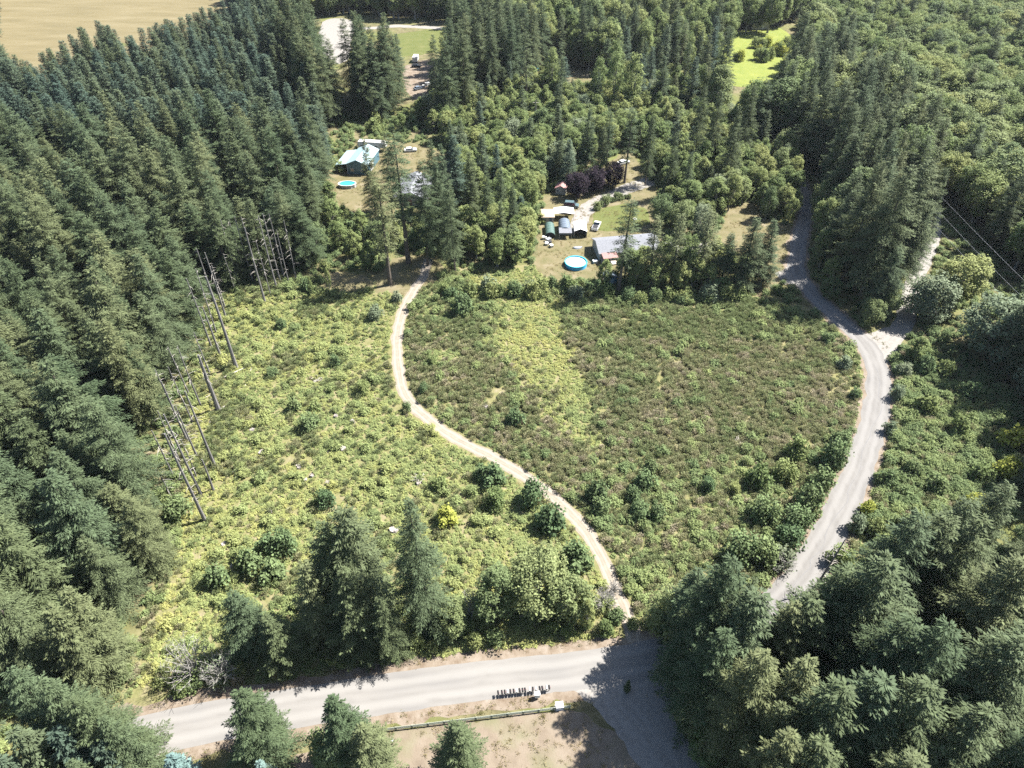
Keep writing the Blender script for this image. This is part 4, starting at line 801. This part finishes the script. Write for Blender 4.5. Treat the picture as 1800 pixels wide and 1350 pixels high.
pu = np.full(len(x), .018); pu[RR] = .20; pu[low] = .05; pu[LSp] = 0; pu[RBp] = .02; pu[~inC] = .6
rnd = gc.random(len(x)); kindv = np.where(rnd < pu, 2, np.where(rnd < pu+pb, 1, 0))
bare = (vnoise(x+400, y+20, 5.5) > .87) & (vnoise(x+4, y+220, 2.0) > .35)
keep = ((inC & ~bare) | (gc.random(len(x)) < .10)) & ~((vv > 1205) & (uu > 230) & (uu < 1200))
tb = np.full(len(x), .34); tb[LFp] = .62; tb[LSp] = .66; tb[RR] = .30; tb[~inC] = .22
tb = np.clip(tb+(n2-.5)*.40+(n3-.5)*.30+gc.normal(size=len(x))*.09, 0, 1)
u, v = uu, vv
gy = LFp & (u < 420) & (v > 520); tb[gy] = np.clip(tb[gy]+.12, 0, 1)
tw = np.clip(.52+(n2-.5)*.9+gc.normal(size=len(x))*.2-.35*(v < 600)-.30*LFp, 0, 1)
def cover(name, sel, key, smin, smax, tint, label, cat, z=0., flat=1.0):
    n = int(sel.sum()); s = gc.uniform(smin, smax, n); s2 = s*gc.uniform(.75, 1.25, n)*flat
    stuff(name, [LOW[key, i] for i in range(4)], np.c_[x[sel], y[sel], np.full(n, z)], np.c_[gc.normal(size=(n, 2))*.06, gc.random(n)*6.28], np.c_[s, s, s2], gc.integers(0, 4, n), tint[sel], label, cat)
cover('bramble_cover', keep & (kindv == 0), 'bramble', .38, .92, tb, 'low yellow-green brambles and bracken covering the clearing', 'brambles')
cover('broom_thicket', keep & (kindv == 1), 'broom', .42, .95, tw, 'dark olive broom bushes growing close together in the clearing', 'broom')
cover('undergrowth', keep & (kindv == 2), 'bush', .55, 1.15, np.clip(tb-.12, 0, 1), 'mixed leafy undergrowth below the trees', 'undergrowth')
# dry grass on verges, lots and yards
N1 = 42000
x = gc.uniform(-110, 140, N1); y = gc.uniform(34, 262, N1); u, v, s_ = proj(x, y, 0.)
dm = np.minimum(dist_line(x, y, C_main)-3.9, np.minimum(dist_line(x, y, C_right)-3.2, dist_line(x, y, C_path)-1.6))
pat = np.zeros(N1, bool)
for q in (PATCHES[3], PATCHES[5], PATCHES[6], PATCHES[8]): pat |= inpoly(x, y, q)
nn = vnoise(x, y, 4.)
south = inpoly(u, v, [(640, 1292), (700, 1240), (880, 1226), (980, 1215), (1010, 1245), (820, 1272), (650, 1300)])
sel = (u > -40) & (u < 1840) & (v < 1400) & (((dm > .1) & (dm < 2.2)) | (pat & (nn > .45)) | south) & (dist_line(x, y, C_drive) > 4)
for L_, w_ in ((C_main, 3.6), (C_right, 3.0), (C_path, 1.5)): sel &= dist_line(x, y, L_) > w_
cover('dry_grass', sel, 'grass', .5, 1.1, np.clip(.62+(nn-.5)*.9+gc.normal(size=N1)*.12, 0, 1), 'short dry grass on the verges and yards', 'grass')

# ------------------------------------------------------------------ buildings
def gable(t, w, d, he, hr, wall, roof, over=.3, th=.12, y0=0):
    """walls with two gable ends (front at y0) and two roof slopes, ridge along y; centred on x"""
    part('wall', MB().extrude([(-w/2, 0), (w/2, 0), (w/2, he), (0, hr), (-w/2, he)], y0, y0+d), wall, t)
    k = (hr-he)/(w/2); ex = w/2+over
    rf = part('roof', MB().extrude([(-ex, he-k*over+.02), (0, hr+.02), (0, hr+th+.02), (-ex, he-k*over+th+.02)], y0-over, y0+d+over).extrude([(ex, he-k*over+th+.02), (.002, hr+th+.02), (.002, hr+.02), (ex, he-k*over+.02)], y0-over, y0+d+over), roof, t)
    return rf
def window(t, x, z, w, h, y=0, side=None, mat='glass'):
    f = MB(); g_ = MB()
    if side is None:
        f.box(x-w/2-.08, x+w/2+.08, y-.05, y+.02, z-.08, z+h+.08); g_.box(x-w/2, x+w/2, y-.07, y-.05, z, z+h)
    else:
        s_ = math.copysign(1, side); a, b = sorted((side-.02*s_, side+.05*s_)); f.box(a, b, x-w/2-.08, x+w/2+.08, z-.08, z+h+.08)
        a, b = sorted((side+.05*s_, side+.07*s_)); g_.box(a, b, x-w/2, x+w/2, z, z+h)
    o = part('window', f, 'white', t); part('pane', g_, mat, o)
def door(t, x, w, h, y=0, mat='white'):
    o = part('door', MB().box(x-w/2, x+w/2, y-.06, y+.02, .02, h), mat, t)
    part('handle', MB().box(x+w*.35, x+w*.42, y-.11, y-.06, h*.45, h*.5), 'metal', o)
def ang(a, b): p, q = at(*a), at(*b); return math.atan2(q[1]-p[1], q[0]-p[0])
def mid(a, b): p, q = at(*a), at(*b); return ((p[0]+q[0])/2, (p[1]+q[1])/2)

# teal barn with its open lean-to
bz = ang((611, 306), (648, 308)); t = thing('barn', 'teal metal barn with pale roof and open lean-to', 'barn', mid((611, 306), (648, 308)), bz-.04)
gable(t, 7.4, 13.5, 3.7, 5.3, 'teal_wall', 'teal_roof', .25)
part('lean_to_roof', MB().extrude([(-8.1, 2.75), (-3.95, 3.50), (-3.95, 3.62), (-8.1, 2.87)], .2, 12.6), 'teal_roof', t)
part('lean_to_wall', MB().box(-8.0, -7.9, .4, 12.4, 0, 2.7), 'teal_wall', t); part('lean_to_back', MB().box(-7.9, -3.72, 12.3, 12.4, 0, 2.75), 'teal_wall', t)
for yy in (.45, 4.3, 8.2): part('post', MB().box(-7.85, -7.7, yy, yy+.15, 0, 2.75), 'wood', t)
part('post', MB().box(-5.9, -5.75, .45, .6, 0, 3.0), 'wood', t)
part('trim', MB().box(-3.75, -3.66, -.06, -.003, 0, 3.7).box(3.66, 3.75, -.06, -.003, 0, 3.7), 'white', t)
window(t, -1.9, 1.1, 1.1, 1.0, 0, mat='tan'); window(t, 1.4, 1.2, .6, .5, 0); door(t, 3.0, .9, 2.0, 0, 'white')
part('sliding_door', MB().box(3.7, 3.78, 3, 6.5, .02, 3.0), 'white', t)

# travel trailer
def trailer(xy, rz, L, w, h, label, name='travel_trailer', wheels=True, gooseneck=True):
    t = thing(name, label, 'trailer', xy, rz)
    pr = [(-L/2, .55), (L/2-(2.6 if gooseneck else .3), .55)]+([(L/2-2.5, 1.5), (L/2-.2, 1.55), (L/2, 1.9)] if gooseneck else [(L/2, .9)])+[(L/2, h-.5), (L/2-.5, h), (-L/2+.2, h), (-L/2, h-.2)]
    b = part('body', MB().extrude(pr, -w/2, w/2), 'white', t)
    part('roof', MB().box(-L/2+.15, L/2-.5, -w/2+.04, w/2-.04, h+.004, h+.05), 'offwhite', t)
    part('stripe', MB().box(-L/2+.1, L/2-2.8, -w/2-.012, -w/2-.002, 1.15, 1.3), 'bluegrey', t)
    for q in (-L*.36, -L*.12, L*.14): window(t, q, 1.65, 1.0, .6, -w/2)
    part('air_conditioner', MB().box(-.5, .5, -.4, .4, h+.05, h+.32), 'offwhite', t)
    part('door', MB().box(L*.22, L*.22+.7, -w/2-.03, -w/2, .65, 2.4), 'offwhite', t)
    if wheels:
        for sx in (-L*.12, -L*.12-.85):
            for sy in (-w/2-.02, w/2-.2):
                wh = part('wheel', MB().tube([(sx, sy, .36), (sx, sy+.22, .36)], .36, 14), 'rubber', t); part('rim', MB().tube([(sx, sy-.012, .36), (sx, sy+.232, .36)], .18, 10), 'metal', wh)
    return t
trailer(mid((632, 263), (681, 265)), ang((632, 262), (681, 265)), 10.6, 2.5, 3.5, 'long white travel trailer parked behind the teal barn')

# cars
def car(xy, rz, paint, label, kind='car', L=4.6, w=1.85, name='parked_car'):
    t = thing(name, label, {'car': 'car', 'pickup': 'pickup', 'van': 'van'}[kind], xy, rz)
    hb = .95 if kind == 'car' else 1.1; top = 1.45 if kind == 'car' else (1.85 if kind == 'pickup' else 2.0)
    part('body', MB().extrude([(-L/2, .35), (L/2-.1, .35), (L/2, .6), (L/2-.05, hb-.15), (L*.22, hb), (-L/2+.05, hb), (-L/2, .7)], -w/2, w/2), paint, t)
    x0, x1 = {'car': (-L*.40, L*.20), 'pickup': (-L*.06, L*.24), 'van': (-L*.47, L*.27)}[kind]; i = .14
    V = [(x0, -w/2+.05, hb), (x1, -w/2+.05, hb), (x1, w/2-.05, hb), (x0, w/2-.05, hb), (x0+.35, -w/2+.05+i, top-.06), (x1-.6, -w/2+.05+i, top-.06), (x1-.6, w/2-.05-i, top-.06), (x0+.35, w/2-.05-i, top-.06)]
    part('window', MB().add(V, [(0, 1, 5, 4), (1, 2, 6, 5), (2, 3, 7, 6), (3, 0, 4, 7), (4, 5, 6, 7)]), 'glass', t)
    part('roof', MB().box(x0+.32, x1-.55, -w/2+.16, w/2-.16, top-.056, top), paint, t)
    if kind == 'pickup': part('bed', MB().box(-L/2+.1, -L*.08, -w/2+.1, w/2-.1, hb+.003, hb+.02), 'dark', t)
    for sx in (-L*.31, L*.31):
        for sy in (-w/2-.02, w/2-.2):
            wh = part('wheel', MB().tube([(sx, sy, .33), (sx, sy+.22, .33)], .33, 14), 'rubber', t); part('rim', MB().tube([(sx, sy-.012, .33), (sx, sy+.232, .33)], .19, 10), 'metal', wh)
    for sy in (-w*.36, w*.36): part('headlight', MB().box(L/2-.04, L/2+.012, sy-.16, sy+.16, .62, .76), 'white', t)
    return t
car(at(722, 266), .15, 'white', 'white car half hidden beyond the travel trailer')
car(at(1004, 364), -.15, 'car_grey', 'dark teal van parked at the bend of the gravel drive', 'van', 5.0, 1.95, 'parked_van')
car(at(994, 374), 2.9, 'red', 'red car under the white carport')
car(at(1048, 400), 1.25, 'white', 'white pickup parked beside the long house', 'pickup', 5.2, 1.9, 'parked_pickup')
car(at(1178, 436), .1, 'white', 'white car at the gravel turnout below the long house')
car(at(732, 118), .1, 'black', 'black car in front of the small white trailer')
car(at(736, 157), .7, 'bluegrey', 'small dark car in the far dirt clearing')
car(at(851, 98), .2, 'white', 'white car under the grove by the far dirt clearing'); car(at(905, 100), -.2, 'bluegrey', 'blue-grey car under the grove by the far dirt clearing')
car(at(876, 97), .0, 'white', 'white van under the grove by the far dirt clearing', 'van', 5.4, 2.0, 'parked_van')
trailer(at(731, 108), 1.5, 5.2, 2.3, 2.7, 'small white trailer at the head of the far dirt clearing', gooseneck=False)
car(at(1096, 288), .5, 'white', 'white car at the top of the gravel drive')
car(at(1558, 138), .3, 'white', 'white car glimpsed between the far trees')

# the house behind the firs, the long house, the far roof
t = thing('house', 'grey-roofed house half hidden behind tall firs', 'house', at(722, 362), -.06)
gable(t, 10.5, 15, 2.8, 4.9, 'siding', 'shingle', .5)
window(t, -2.6, .9, 1.4, 1.2); window(t, 2.4, .9, 1.4, 1.2); door(t, 0, 1.0, 2.1, 0, 'rust_roof')
for yy in (3.5, 8, 12): window(t, yy, .9, 1.3, 1.1, 0, 5.25)
part('chimney', MB().box(1.2, 1.9, 8, 8.7, 4.2, 5.7), 'stone', t)
hz = ang((1047, 446), (1142, 438)); t = thing('long_house', 'long low house with pale grey shingle roof', 'house', at(1150, 437), hz+math.pi/2)
gable(t, 8.6, 18, 2.6, 4.2, 'siding', 'shingle', .4)      # ridge along local y = along the picture, towards the left
part('porch_roof', MB().extrude([(-7.0, 2.25), (-4.32, 2.62), (-4.32, 2.72), (-7.0, 2.35)], 13.2, 17.6), 'rust_roof', t)
for yy in (13.3, 15.3, 17.4): part('post', MB().box(-6.9, -6.78, yy, yy+.12, 0, 2.27), 'white', t)
part('porch_floor', MB().box(-7.0, -4.32, 13.2, 17.6, .02, .25), 'wood', t)
for yy in (2.2, 5.4, 9.0, 11.4): window(t, yy, 1.0, 1.3, 1.0, 0, -4.3)
o = part('door', MB().box(-4.36, -4.3, 15.0, 15.9, .25, 2.25), 'tan', t); part('handle', MB().box(-4.42, -4.36, 15.1, 15.16, 1.1, 1.2), 'metal', o)
part('deck', MB().box(4.32, 6.6, 11.8, 15.4, .02, .5), 'rust_roof', t)
for yy in (4, 10): part('roof_vent', MB().box(1.0, 1.4, yy, yy+.4, 3.7, 4.25), 'metal', t)
t = thing('house', 'dark roof of a house glimpsed beyond the bright meadow', 'house', at(1336, 52), .2)
gable(t, 10, 12, 2.8, 5.0, 'siding', 'bluegrey', .4); window(t, -2, 1, 1.3, 1.1); door(t, 1.5, 1, 2.1)

# sheds and canopies of the homestead
t = thing('shed', 'small shed with faded red roof under the purple trees', 'shed', at(985, 342), -.25); gable(t, 3.4, 3.4, 2.2, 3.1, 'siding', 'rust_roof', .3); door(t, .4, .9, 1.9, 0, 'wood'); window(t, -1.0, 1.0, .5, .6)
t = thing('shed', 'flat tan-roofed shed at the edge of the brambles', 'shed', at(963, 393), 0); part('wall', MB().box(-1.8, 1.8, 0, 4.2, 0, 2.2), 'wood', t)
part('roof', MB().extrude([(-.3, 2.22), (4.5, 2.6), (4.5, 2.72), (-.3, 2.34)], -2.1, 2.1, 'x'), 'tan', t); door(t, .8, .9, 1.9, 0, 'bluegrey')
t = thing('carport', 'white flat canopy carport beside the tan shed', 'carport', at(991, 388), -.02)
part('canopy', MB().extrude([(-3.2, 2.3), (0, 2.75), (3.2, 2.3), (3.2, 2.38), (0, 2.83), (-3.2, 2.38)], 0, 4.2), 'white', t)
for sx in (-3.1, 0, 3.0):
    for yy in (.1, 4.0): part('post', MB().box(sx, sx+.08, yy, yy+.08, 0, 2.32 if sx else 2.74), 'metal', t)
def hoop(label, xy, rz, w, L, hs, skin, ends, name='hoop_shed'):
    t = thing(name, label, 'shed', xy, rz); n = 12; r = w/2
    arc = [(r*math.cos(math.pi*k/n), hs+r*.85*math.sin(math.pi*k/n)) for k in range(n+1)]
    inner = [(q*.95, (z-hs)*.95+hs) for q, z in arc]
    part('cover', MB().extrude([(r, 0)]+arc+[(-r, 0), (-r*.95, 0)]+inner[::-1]+[(r*.95, 0)], 0, L), skin, t)
    part('end_wall', MB().extrude([(r*.94, 0)]+[(q*.94, (z-hs)*.94+hs) for q, z in arc]+[(-r*.94, 0)], .35, .42), ends, t)
    part('end_wall', MB().extrude([(r*.94, 0)]+[(q*.94, (z-hs)*.94+hs) for q, z in arc]+[(-r*.94, 0)], L-.4, L-.3), ends, t)
    for yy in np.linspace(.9, L-.9, 4): part('rib', MB().tube([(q*1.012, yy, (z-hs)*1.012+hs) for q, z in arc], .035, 5), skin, t)
    return t
hoop('dark green arched metal shed beside the junk heap', at(967, 419), .0, 3.0, 6.6, .8, 'green', 'dark')
t = hoop('grey arched shed with a lean-to roof in front', at(993, 414), .0, 3.6, 6.0, 1.3, 'bluegrey', 'siding')
part('lean_to_roof', MB().extrude([(-2.2, 2.0), (.3, 2.5), (.3, 2.58), (-2.2, 2.08)], -1.95, 1.95, 'x'), 'shingle', t)
for sx in (-1.9, 1.8): part('post', MB().box(sx, sx+.1, -2.15, -2.05, 0, 2.02), 'wood', t)
t = thing('canopy_shelter', 'white canopy shelter beside the grey arched shed', 'canopy', at(1020, 418), -.03)
part('canopy', MB().extrude([(-1.95, 1.7), (-1.95, 2.2), (0, 3.0), (1.95, 2.2), (1.95, 1.7), (1.9, 1.7), (1.9, 2.17), (0, 2.95), (-1.9, 2.17), (-1.9, 1.7)], 0, 6.0), 'white', t)
part('side_wall', MB().box(-1.94, -1.9, .1, 5.9, 0, 1.7), 'offwhite', t); part('side_wall', MB().box(1.9, 1.94, .1, 5.9, 0, 1.7), 'offwhite', t); part('back_wall', MB().box(-1.9, 1.9, 5.8, 5.84, 0, 2.1), 'offwhite', t)
for sx in (-1.93, 1.85):
    for yy in (.02, 5.9): part('post', MB().box(sx, sx+.07, yy, yy+.07, 0, 2.15), 'metal', t)
t = thing('shed', 'small dark blue shed with light roof in the trees below the pool', 'shed', at(1075, 500), .35); gable(t, 3.0, 3.0, 2.1, 2.9, 'teal_wall', 'bluegrey', .25); door(t, 0, .9, 1.8, 0, 'teal_roof')
# pools
t = thing('round_pool', 'round above-ground pool with turquoise rim by the long house', 'pool', at(1012, 466))
part('pool_wall', MB().lathe([(3.15, 0), (3.15, 1.15), (3.05, 1.15), (3.05, .05)], 40), 'blue', t); part('rim', MB().lathe([(3.0, 1.14), (3.0, 1.24), (3.25, 1.24), (3.25, 1.14)], 40), 'aqua', t); part('water', MB().disc(3.04, .95, 40), 'water', t)
part('ladder', MB().box(3.28, 3.34, -.3, -.24, 0, 1.6).box(3.28, 3.34, .24, .3, 0, 1.6).box(3.27, 3.35, -.24, .24, .4, .45).box(3.27, 3.35, -.24, .24, .85, .9), 'white', t)
t = thing('oval_pool', 'oval white above-ground pool on the dry barn yard lawn', 'pool', at(611, 328))
part('pool_wall', MB().lathe([(1, 0), (1, 1.15), (.96, 1.15), (.96, .05)], 40, 2.95, 1.9), 'siding', t); part('rim', MB().lathe([(.95, 1.14), (.95, 1.24), (1.05, 1.24), (1.05, 1.14)], 40, 2.95, 1.9), 'white', t); part('water', MB().disc(.955, 1.0, 40, 2.95, 1.9), 'aqua', t)
for k in range(12):
    a = k*math.pi/6; part('brace', MB().box(2.95*math.cos(a)*1.03-.08, 2.95*math.cos(a)*1.03+.08, 1.9*math.sin(a)*1.03-.08, 1.9*math.sin(a)*1.03+.08, 0, 1.13), 'white', t)
# yard clutter
def bin_(xy, mat, label, w=.9, d=.7, h=.8, rz=0):
    t = thing('storage_bin', label, 'bin', xy, rz, 'bins and crates by the arched sheds'); part('tub', MB().extrude([(-w*.42, 0), (w*.42, 0), (w/2, h), (-w/2, h)], -d/2, d/2), mat, t); part('lid', MB().box(-w*.54, w*.54, -d*.55, d*.55, h+.003, h+.08), mat, t)
for k, (px, py, m_, l_, w_) in enumerate([(957, 420, 'offwhite', 'off-white storage bin at the foot of the green arched shed', 1.3), (964, 424, 'metal', 'metal crate beside the off-white bin', 1.5), (961, 430, 'white', 'white tote in the junk heap', 1.2), (969, 434, 'offwhite', 'pale crate lowest in the junk heap', 1.2), (966, 428, 'dark', 'dark crate in the middle of the junk heap', 1.2), (1046, 462, 'white', 'white box on the lawn beside the turquoise pool', 1.3), (983, 340, 'white', 'white box beside the red-roofed shed', .9), (1070, 436, 'offwhite', 'pale chest in front of the porch', 1.2),
                                         (938, 122, 'tarp', 'blue covered crate under the far grove', 2.2), (945, 124, 'aqua', 'turquoise crate beside the blue covered crate', 1.6), (752, 150, 'white', 'white crate in the far dirt clearing', 2.0), (745, 154, 'offwhite', 'off-white crate in the far dirt clearing', 1.6)]):
    bin_(at(px, py), m_, l_, w_, w_*.75, w_*.6, k*.7)
t = thing('rowing_boat', 'grey upturned rowing boat on the yard grass', 'boat', at(1015, 436), .12)
n = 9; V = []; xs_ = np.linspace(-1.5, 1.5, n)
for q in xs_:
    w_ = .65*(1-abs(q/1.5)**2.5)+.04; V += [(q, -w_, .02), (q, -w_*.6, .42), (q, 0, .5), (q, w_*.6, .42), (q, w_, .02)]
part('hull', MB().add(V, [(i*5+j, (i+1)*5+j, (i+1)*5+j+1, i*5+j+1) for i in range(n-1) for j in range(4)]), 'metal', t); part('keel', MB().box(-1.4, 1.4, -.03, .03, .46, .55), 'wood', t)
t = thing('fire_pit', 'small stone fire pit on the lawn', 'fire pit', at(1116, 386)); part('ring', MB().lathe([(.6, 0), (.6, .35), (.42, .35), (.42, .02)], 14), 'stone', t); part('ash', MB().disc(.43, .08, 14), 'black', t)

# ------------------------------------------------------------------ mailboxes, fence, small roadside things
mx = [180, 255, 310, 360, 420, 485, 540, 605, 660, 710, 800, 860, 925, 1000, 1050, 1130, 1185]
mz = ang((876, 1223), (966, 1213))
box_prof = [(-.15, 0), (.15, 0), (.15, .18), (.106, .286), (0, .33), (-.106, .286), (-.15, .18)]
proto = {}
for k, q in enumerate(mx):
    px = 860+q/11.25; py = 1190+(370-(q-180)*.104)/11.25+2
    col_ = 'white' if k in (6, 10) else ('metal' if k in (3, 12, 15) else 'black')
    t = thing('mailbox', {'white': 'white mailbox in the roadside row', 'metal': 'grey metal mailbox in the roadside row', 'black': 'black mailbox in the roadside row'}[col_], 'mailbox', at(px, py), mz+random.gauss(0, .05), 'row of roadside mailboxes')
    if col_ not in proto:
        proto[col_] = (MB().extrude([(a, b+1.0) for a, b in box_prof], -.1, .55).mesh('box', M[col_]), MB().box(-.05, .05, .1, .2, 0, .998).mesh('post', M['wood']), MB().box(.155, .175, .1, .25, 1.15, 1.32).mesh('flag', M['red']), MB().box(-.13, .13, -.125, -.1, 1.03, 1.28).mesh('back', M['black']))
    b_ = link('box', proto[col_][0], t); link('post', proto[col_][1], t); t.scale = (.9, .9, .9); link('flag', proto[col_][2], b_); link('back', proto[col_][3], b_)
a_, b_ = at(872, 1226), at(972, 1215); L_ = math.hypot(b_[0]-a_[0], b_[1]-a_[1])
t = thing('parcel_locker', 'pale green parcel locker behind the mailbox row', 'locker', at(944, 1226), mz); part('cabinet', MB().box(-.4, .4, -.3, .3, .45, 1.35), 'offwhite', t); part('pedestal', MB().box(-.15, .15, -.15, .15, 0, .45), 'metal', t); part('cap', MB().box(-.44, .44, -.34, .34, 1.35, 1.42), 'white', t)
for zz in (.68, .98): part('door', MB().box(-.36, .36, -.325, -.3, zz-.2, zz+.08), 'white', t)
t = thing('utility_box', 'white utility box at the end of the rail fence', 'utility box', at(983, 1244), mz); part('cabinet', MB().box(-.55, .55, -.4, .4, .05, 1.0), 'white', t); part('lid', MB().extrude([(-.5, 1.0), (.5, 1.0), (.5, 1.06), (0, 1.12), (-.5, 1.06)], -.6, .6, 'x'), 'white', t); part('plinth', MB().box(-.65, .65, -.5, .5, 0, .05), 'stone', t)
F0, F1 = np.array(at(640, 1290)), np.array(at(1002, 1245)); fl = float(np.hypot(*(F1-F0))); fa = math.atan2(F1[1]-F0[1], F1[0]-F0[0]); nseg = 13
t = thing('rail_fence', 'low pale rail fence along the bare lot', 'fence', F0, fa)
for k in range(nseg+1):
    part('post', MB().box(k*fl/nseg-.07, k*fl/nseg+.07, -.07, .07, 0, 1.0), 'fencewood', t)
for k in range(nseg):
    for zz in (.22, .52, .82):
        part('rail', MB().box(k*fl/nseg+.075, (k+1)*fl/nseg-.075, -.03, .03, zz+random.gauss(0, .012), zz+.17), 'fencewood', t)
t = thing('sign_post', 'black post with white round-capped box in the bare lot', 'post', at(690, 1308)); part('post', MB().box(-.08, .08, -.08, .08, 0, 1.0), 'black', t); part('box', MB().box(-.25, .25, -.2, .2, 1.0, 1.4), 'white', t)
g = np.random.default_rng(8)
for k in range(7):
    r = g.uniform(.25, .6); mb = MB(); V = unit(g.normal(size=(26, 3)))*r*g.uniform(.8, 1.1, (26, 1)); 
    import bmesh
    bm = bmesh.new(); [bm.verts.new(tuple(p*np.array([1, .85, .65]))) for p in V]; bmesh.ops.convex_hull(bm, input=bm.verts); me = bpy.data.meshes.new('boulder'); bm.to_mesh(me); bm.free(); me.materials.append(M['stone'])
    p = at(262+g.normal()*9, 1332+g.normal()*4); tag(link('boulder', me, None, (p[0], p[1], r*.3)), 'grey boulder in the heap beside the road bend', 'boulder', 'boulders by the road bend')

# ------------------------------------------------------------------ power lines
def wire(a, b, za, zb, ext0, ext1, label):
    p, q = np.r_[at(*a, za), za], np.r_[at(*b, zb), zb]; d = q-p; p = p-d*ext0; q = q+d*ext1; mb = MB()
    mb.tube([p+(q-p)*t_-np.array([0, 0, 1.2])*(4*t_*(1-t_)-.6) for t_ in np.linspace(0, 1, 15)], .017, 5)
    return solo('power_line', mb, 'wire', label, 'power line', (0, 0), 0, 'power lines over the side road'), p, q
_, p1, q1 = wire((1634, 321), (1800, 492), 11.5, 11.5, .9, .5, 'highest of the power lines over the side road')
_, p2, q2 = wire((1648, 367), (1765, 488), 9.8, 9.8, .9, .9, 'middle of the power lines over the side road')
_, p3, q3 = wire((1644, 394), (1740, 494), 8.6, 8.6, .8, 1.3, 'lowest of the power lines over the side road')
for nm_, e in (('near the side road', (p1+p2+p3)/3), ('beyond the shrub field', (q1+q2+q3)/3)):
    t = thing('utility_pole', 'wooden utility pole carrying the lines '+nm_, 'utility pole', e[:2]); part('pole', MB().tube([(0, 0, -.3), (0, 0, 12.5)], [.17, .12], 8), 'bark', t)
    part('crossarm', MB().box(-3.2, 3.2, -.07, .07, 11.3, 11.45), 'wood', t)
    for sx in (-3, 0, 3): part('insulator', MB().tube([(sx, 0, 11.45), (sx, 0, 11.7)], [.07, .05], 6), 'stone', t)
t = thing('utility_pole', 'lone wooden utility pole beside the alder thicket', 'utility pole', at(941, 230)); part('pole', MB().tube([(0, 0, -.3), (0, 0, 12)], [.18, .12], 8), 'bark_grey', t); part('crossarm', MB().box(-1.2, 1.2, -.07, .07, 10.9, 11.03), 'wood', t)
for sx in (-1, 0, 1): part('insulator', MB().tube([(sx, 0, 11.03), (sx, 0, 11.25)], [.07, .05], 6), 'stone', t)


# ------------------------------------------------------------------ summer haze in the air of the whole place
hm = bpy.data.materials.new('haze'); hm.use_nodes = True; hn = hm.node_tree.nodes; hn.clear()
ho = hn.new('ShaderNodeOutputMaterial'); hv = hn.new('ShaderNodeVolumePrincipled'); hv.inputs['Color'].default_value = (.80, .87, .95, 1); hv.inputs['Density'].default_value = .00004; hv.inputs['Anisotropy'].default_value = .2
hm.node_tree.links.new(hv.outputs[0], ho.inputs['Volume'])
hb = link('haze', MB().box(-3100, 3100, -1600, 4100, -1.5, 118).mesh('haze', hm)); hb['kind'] = 'stuff'; hb['label'] = 'thin pale summer haze in the air'; hb['category'] = 'haze'
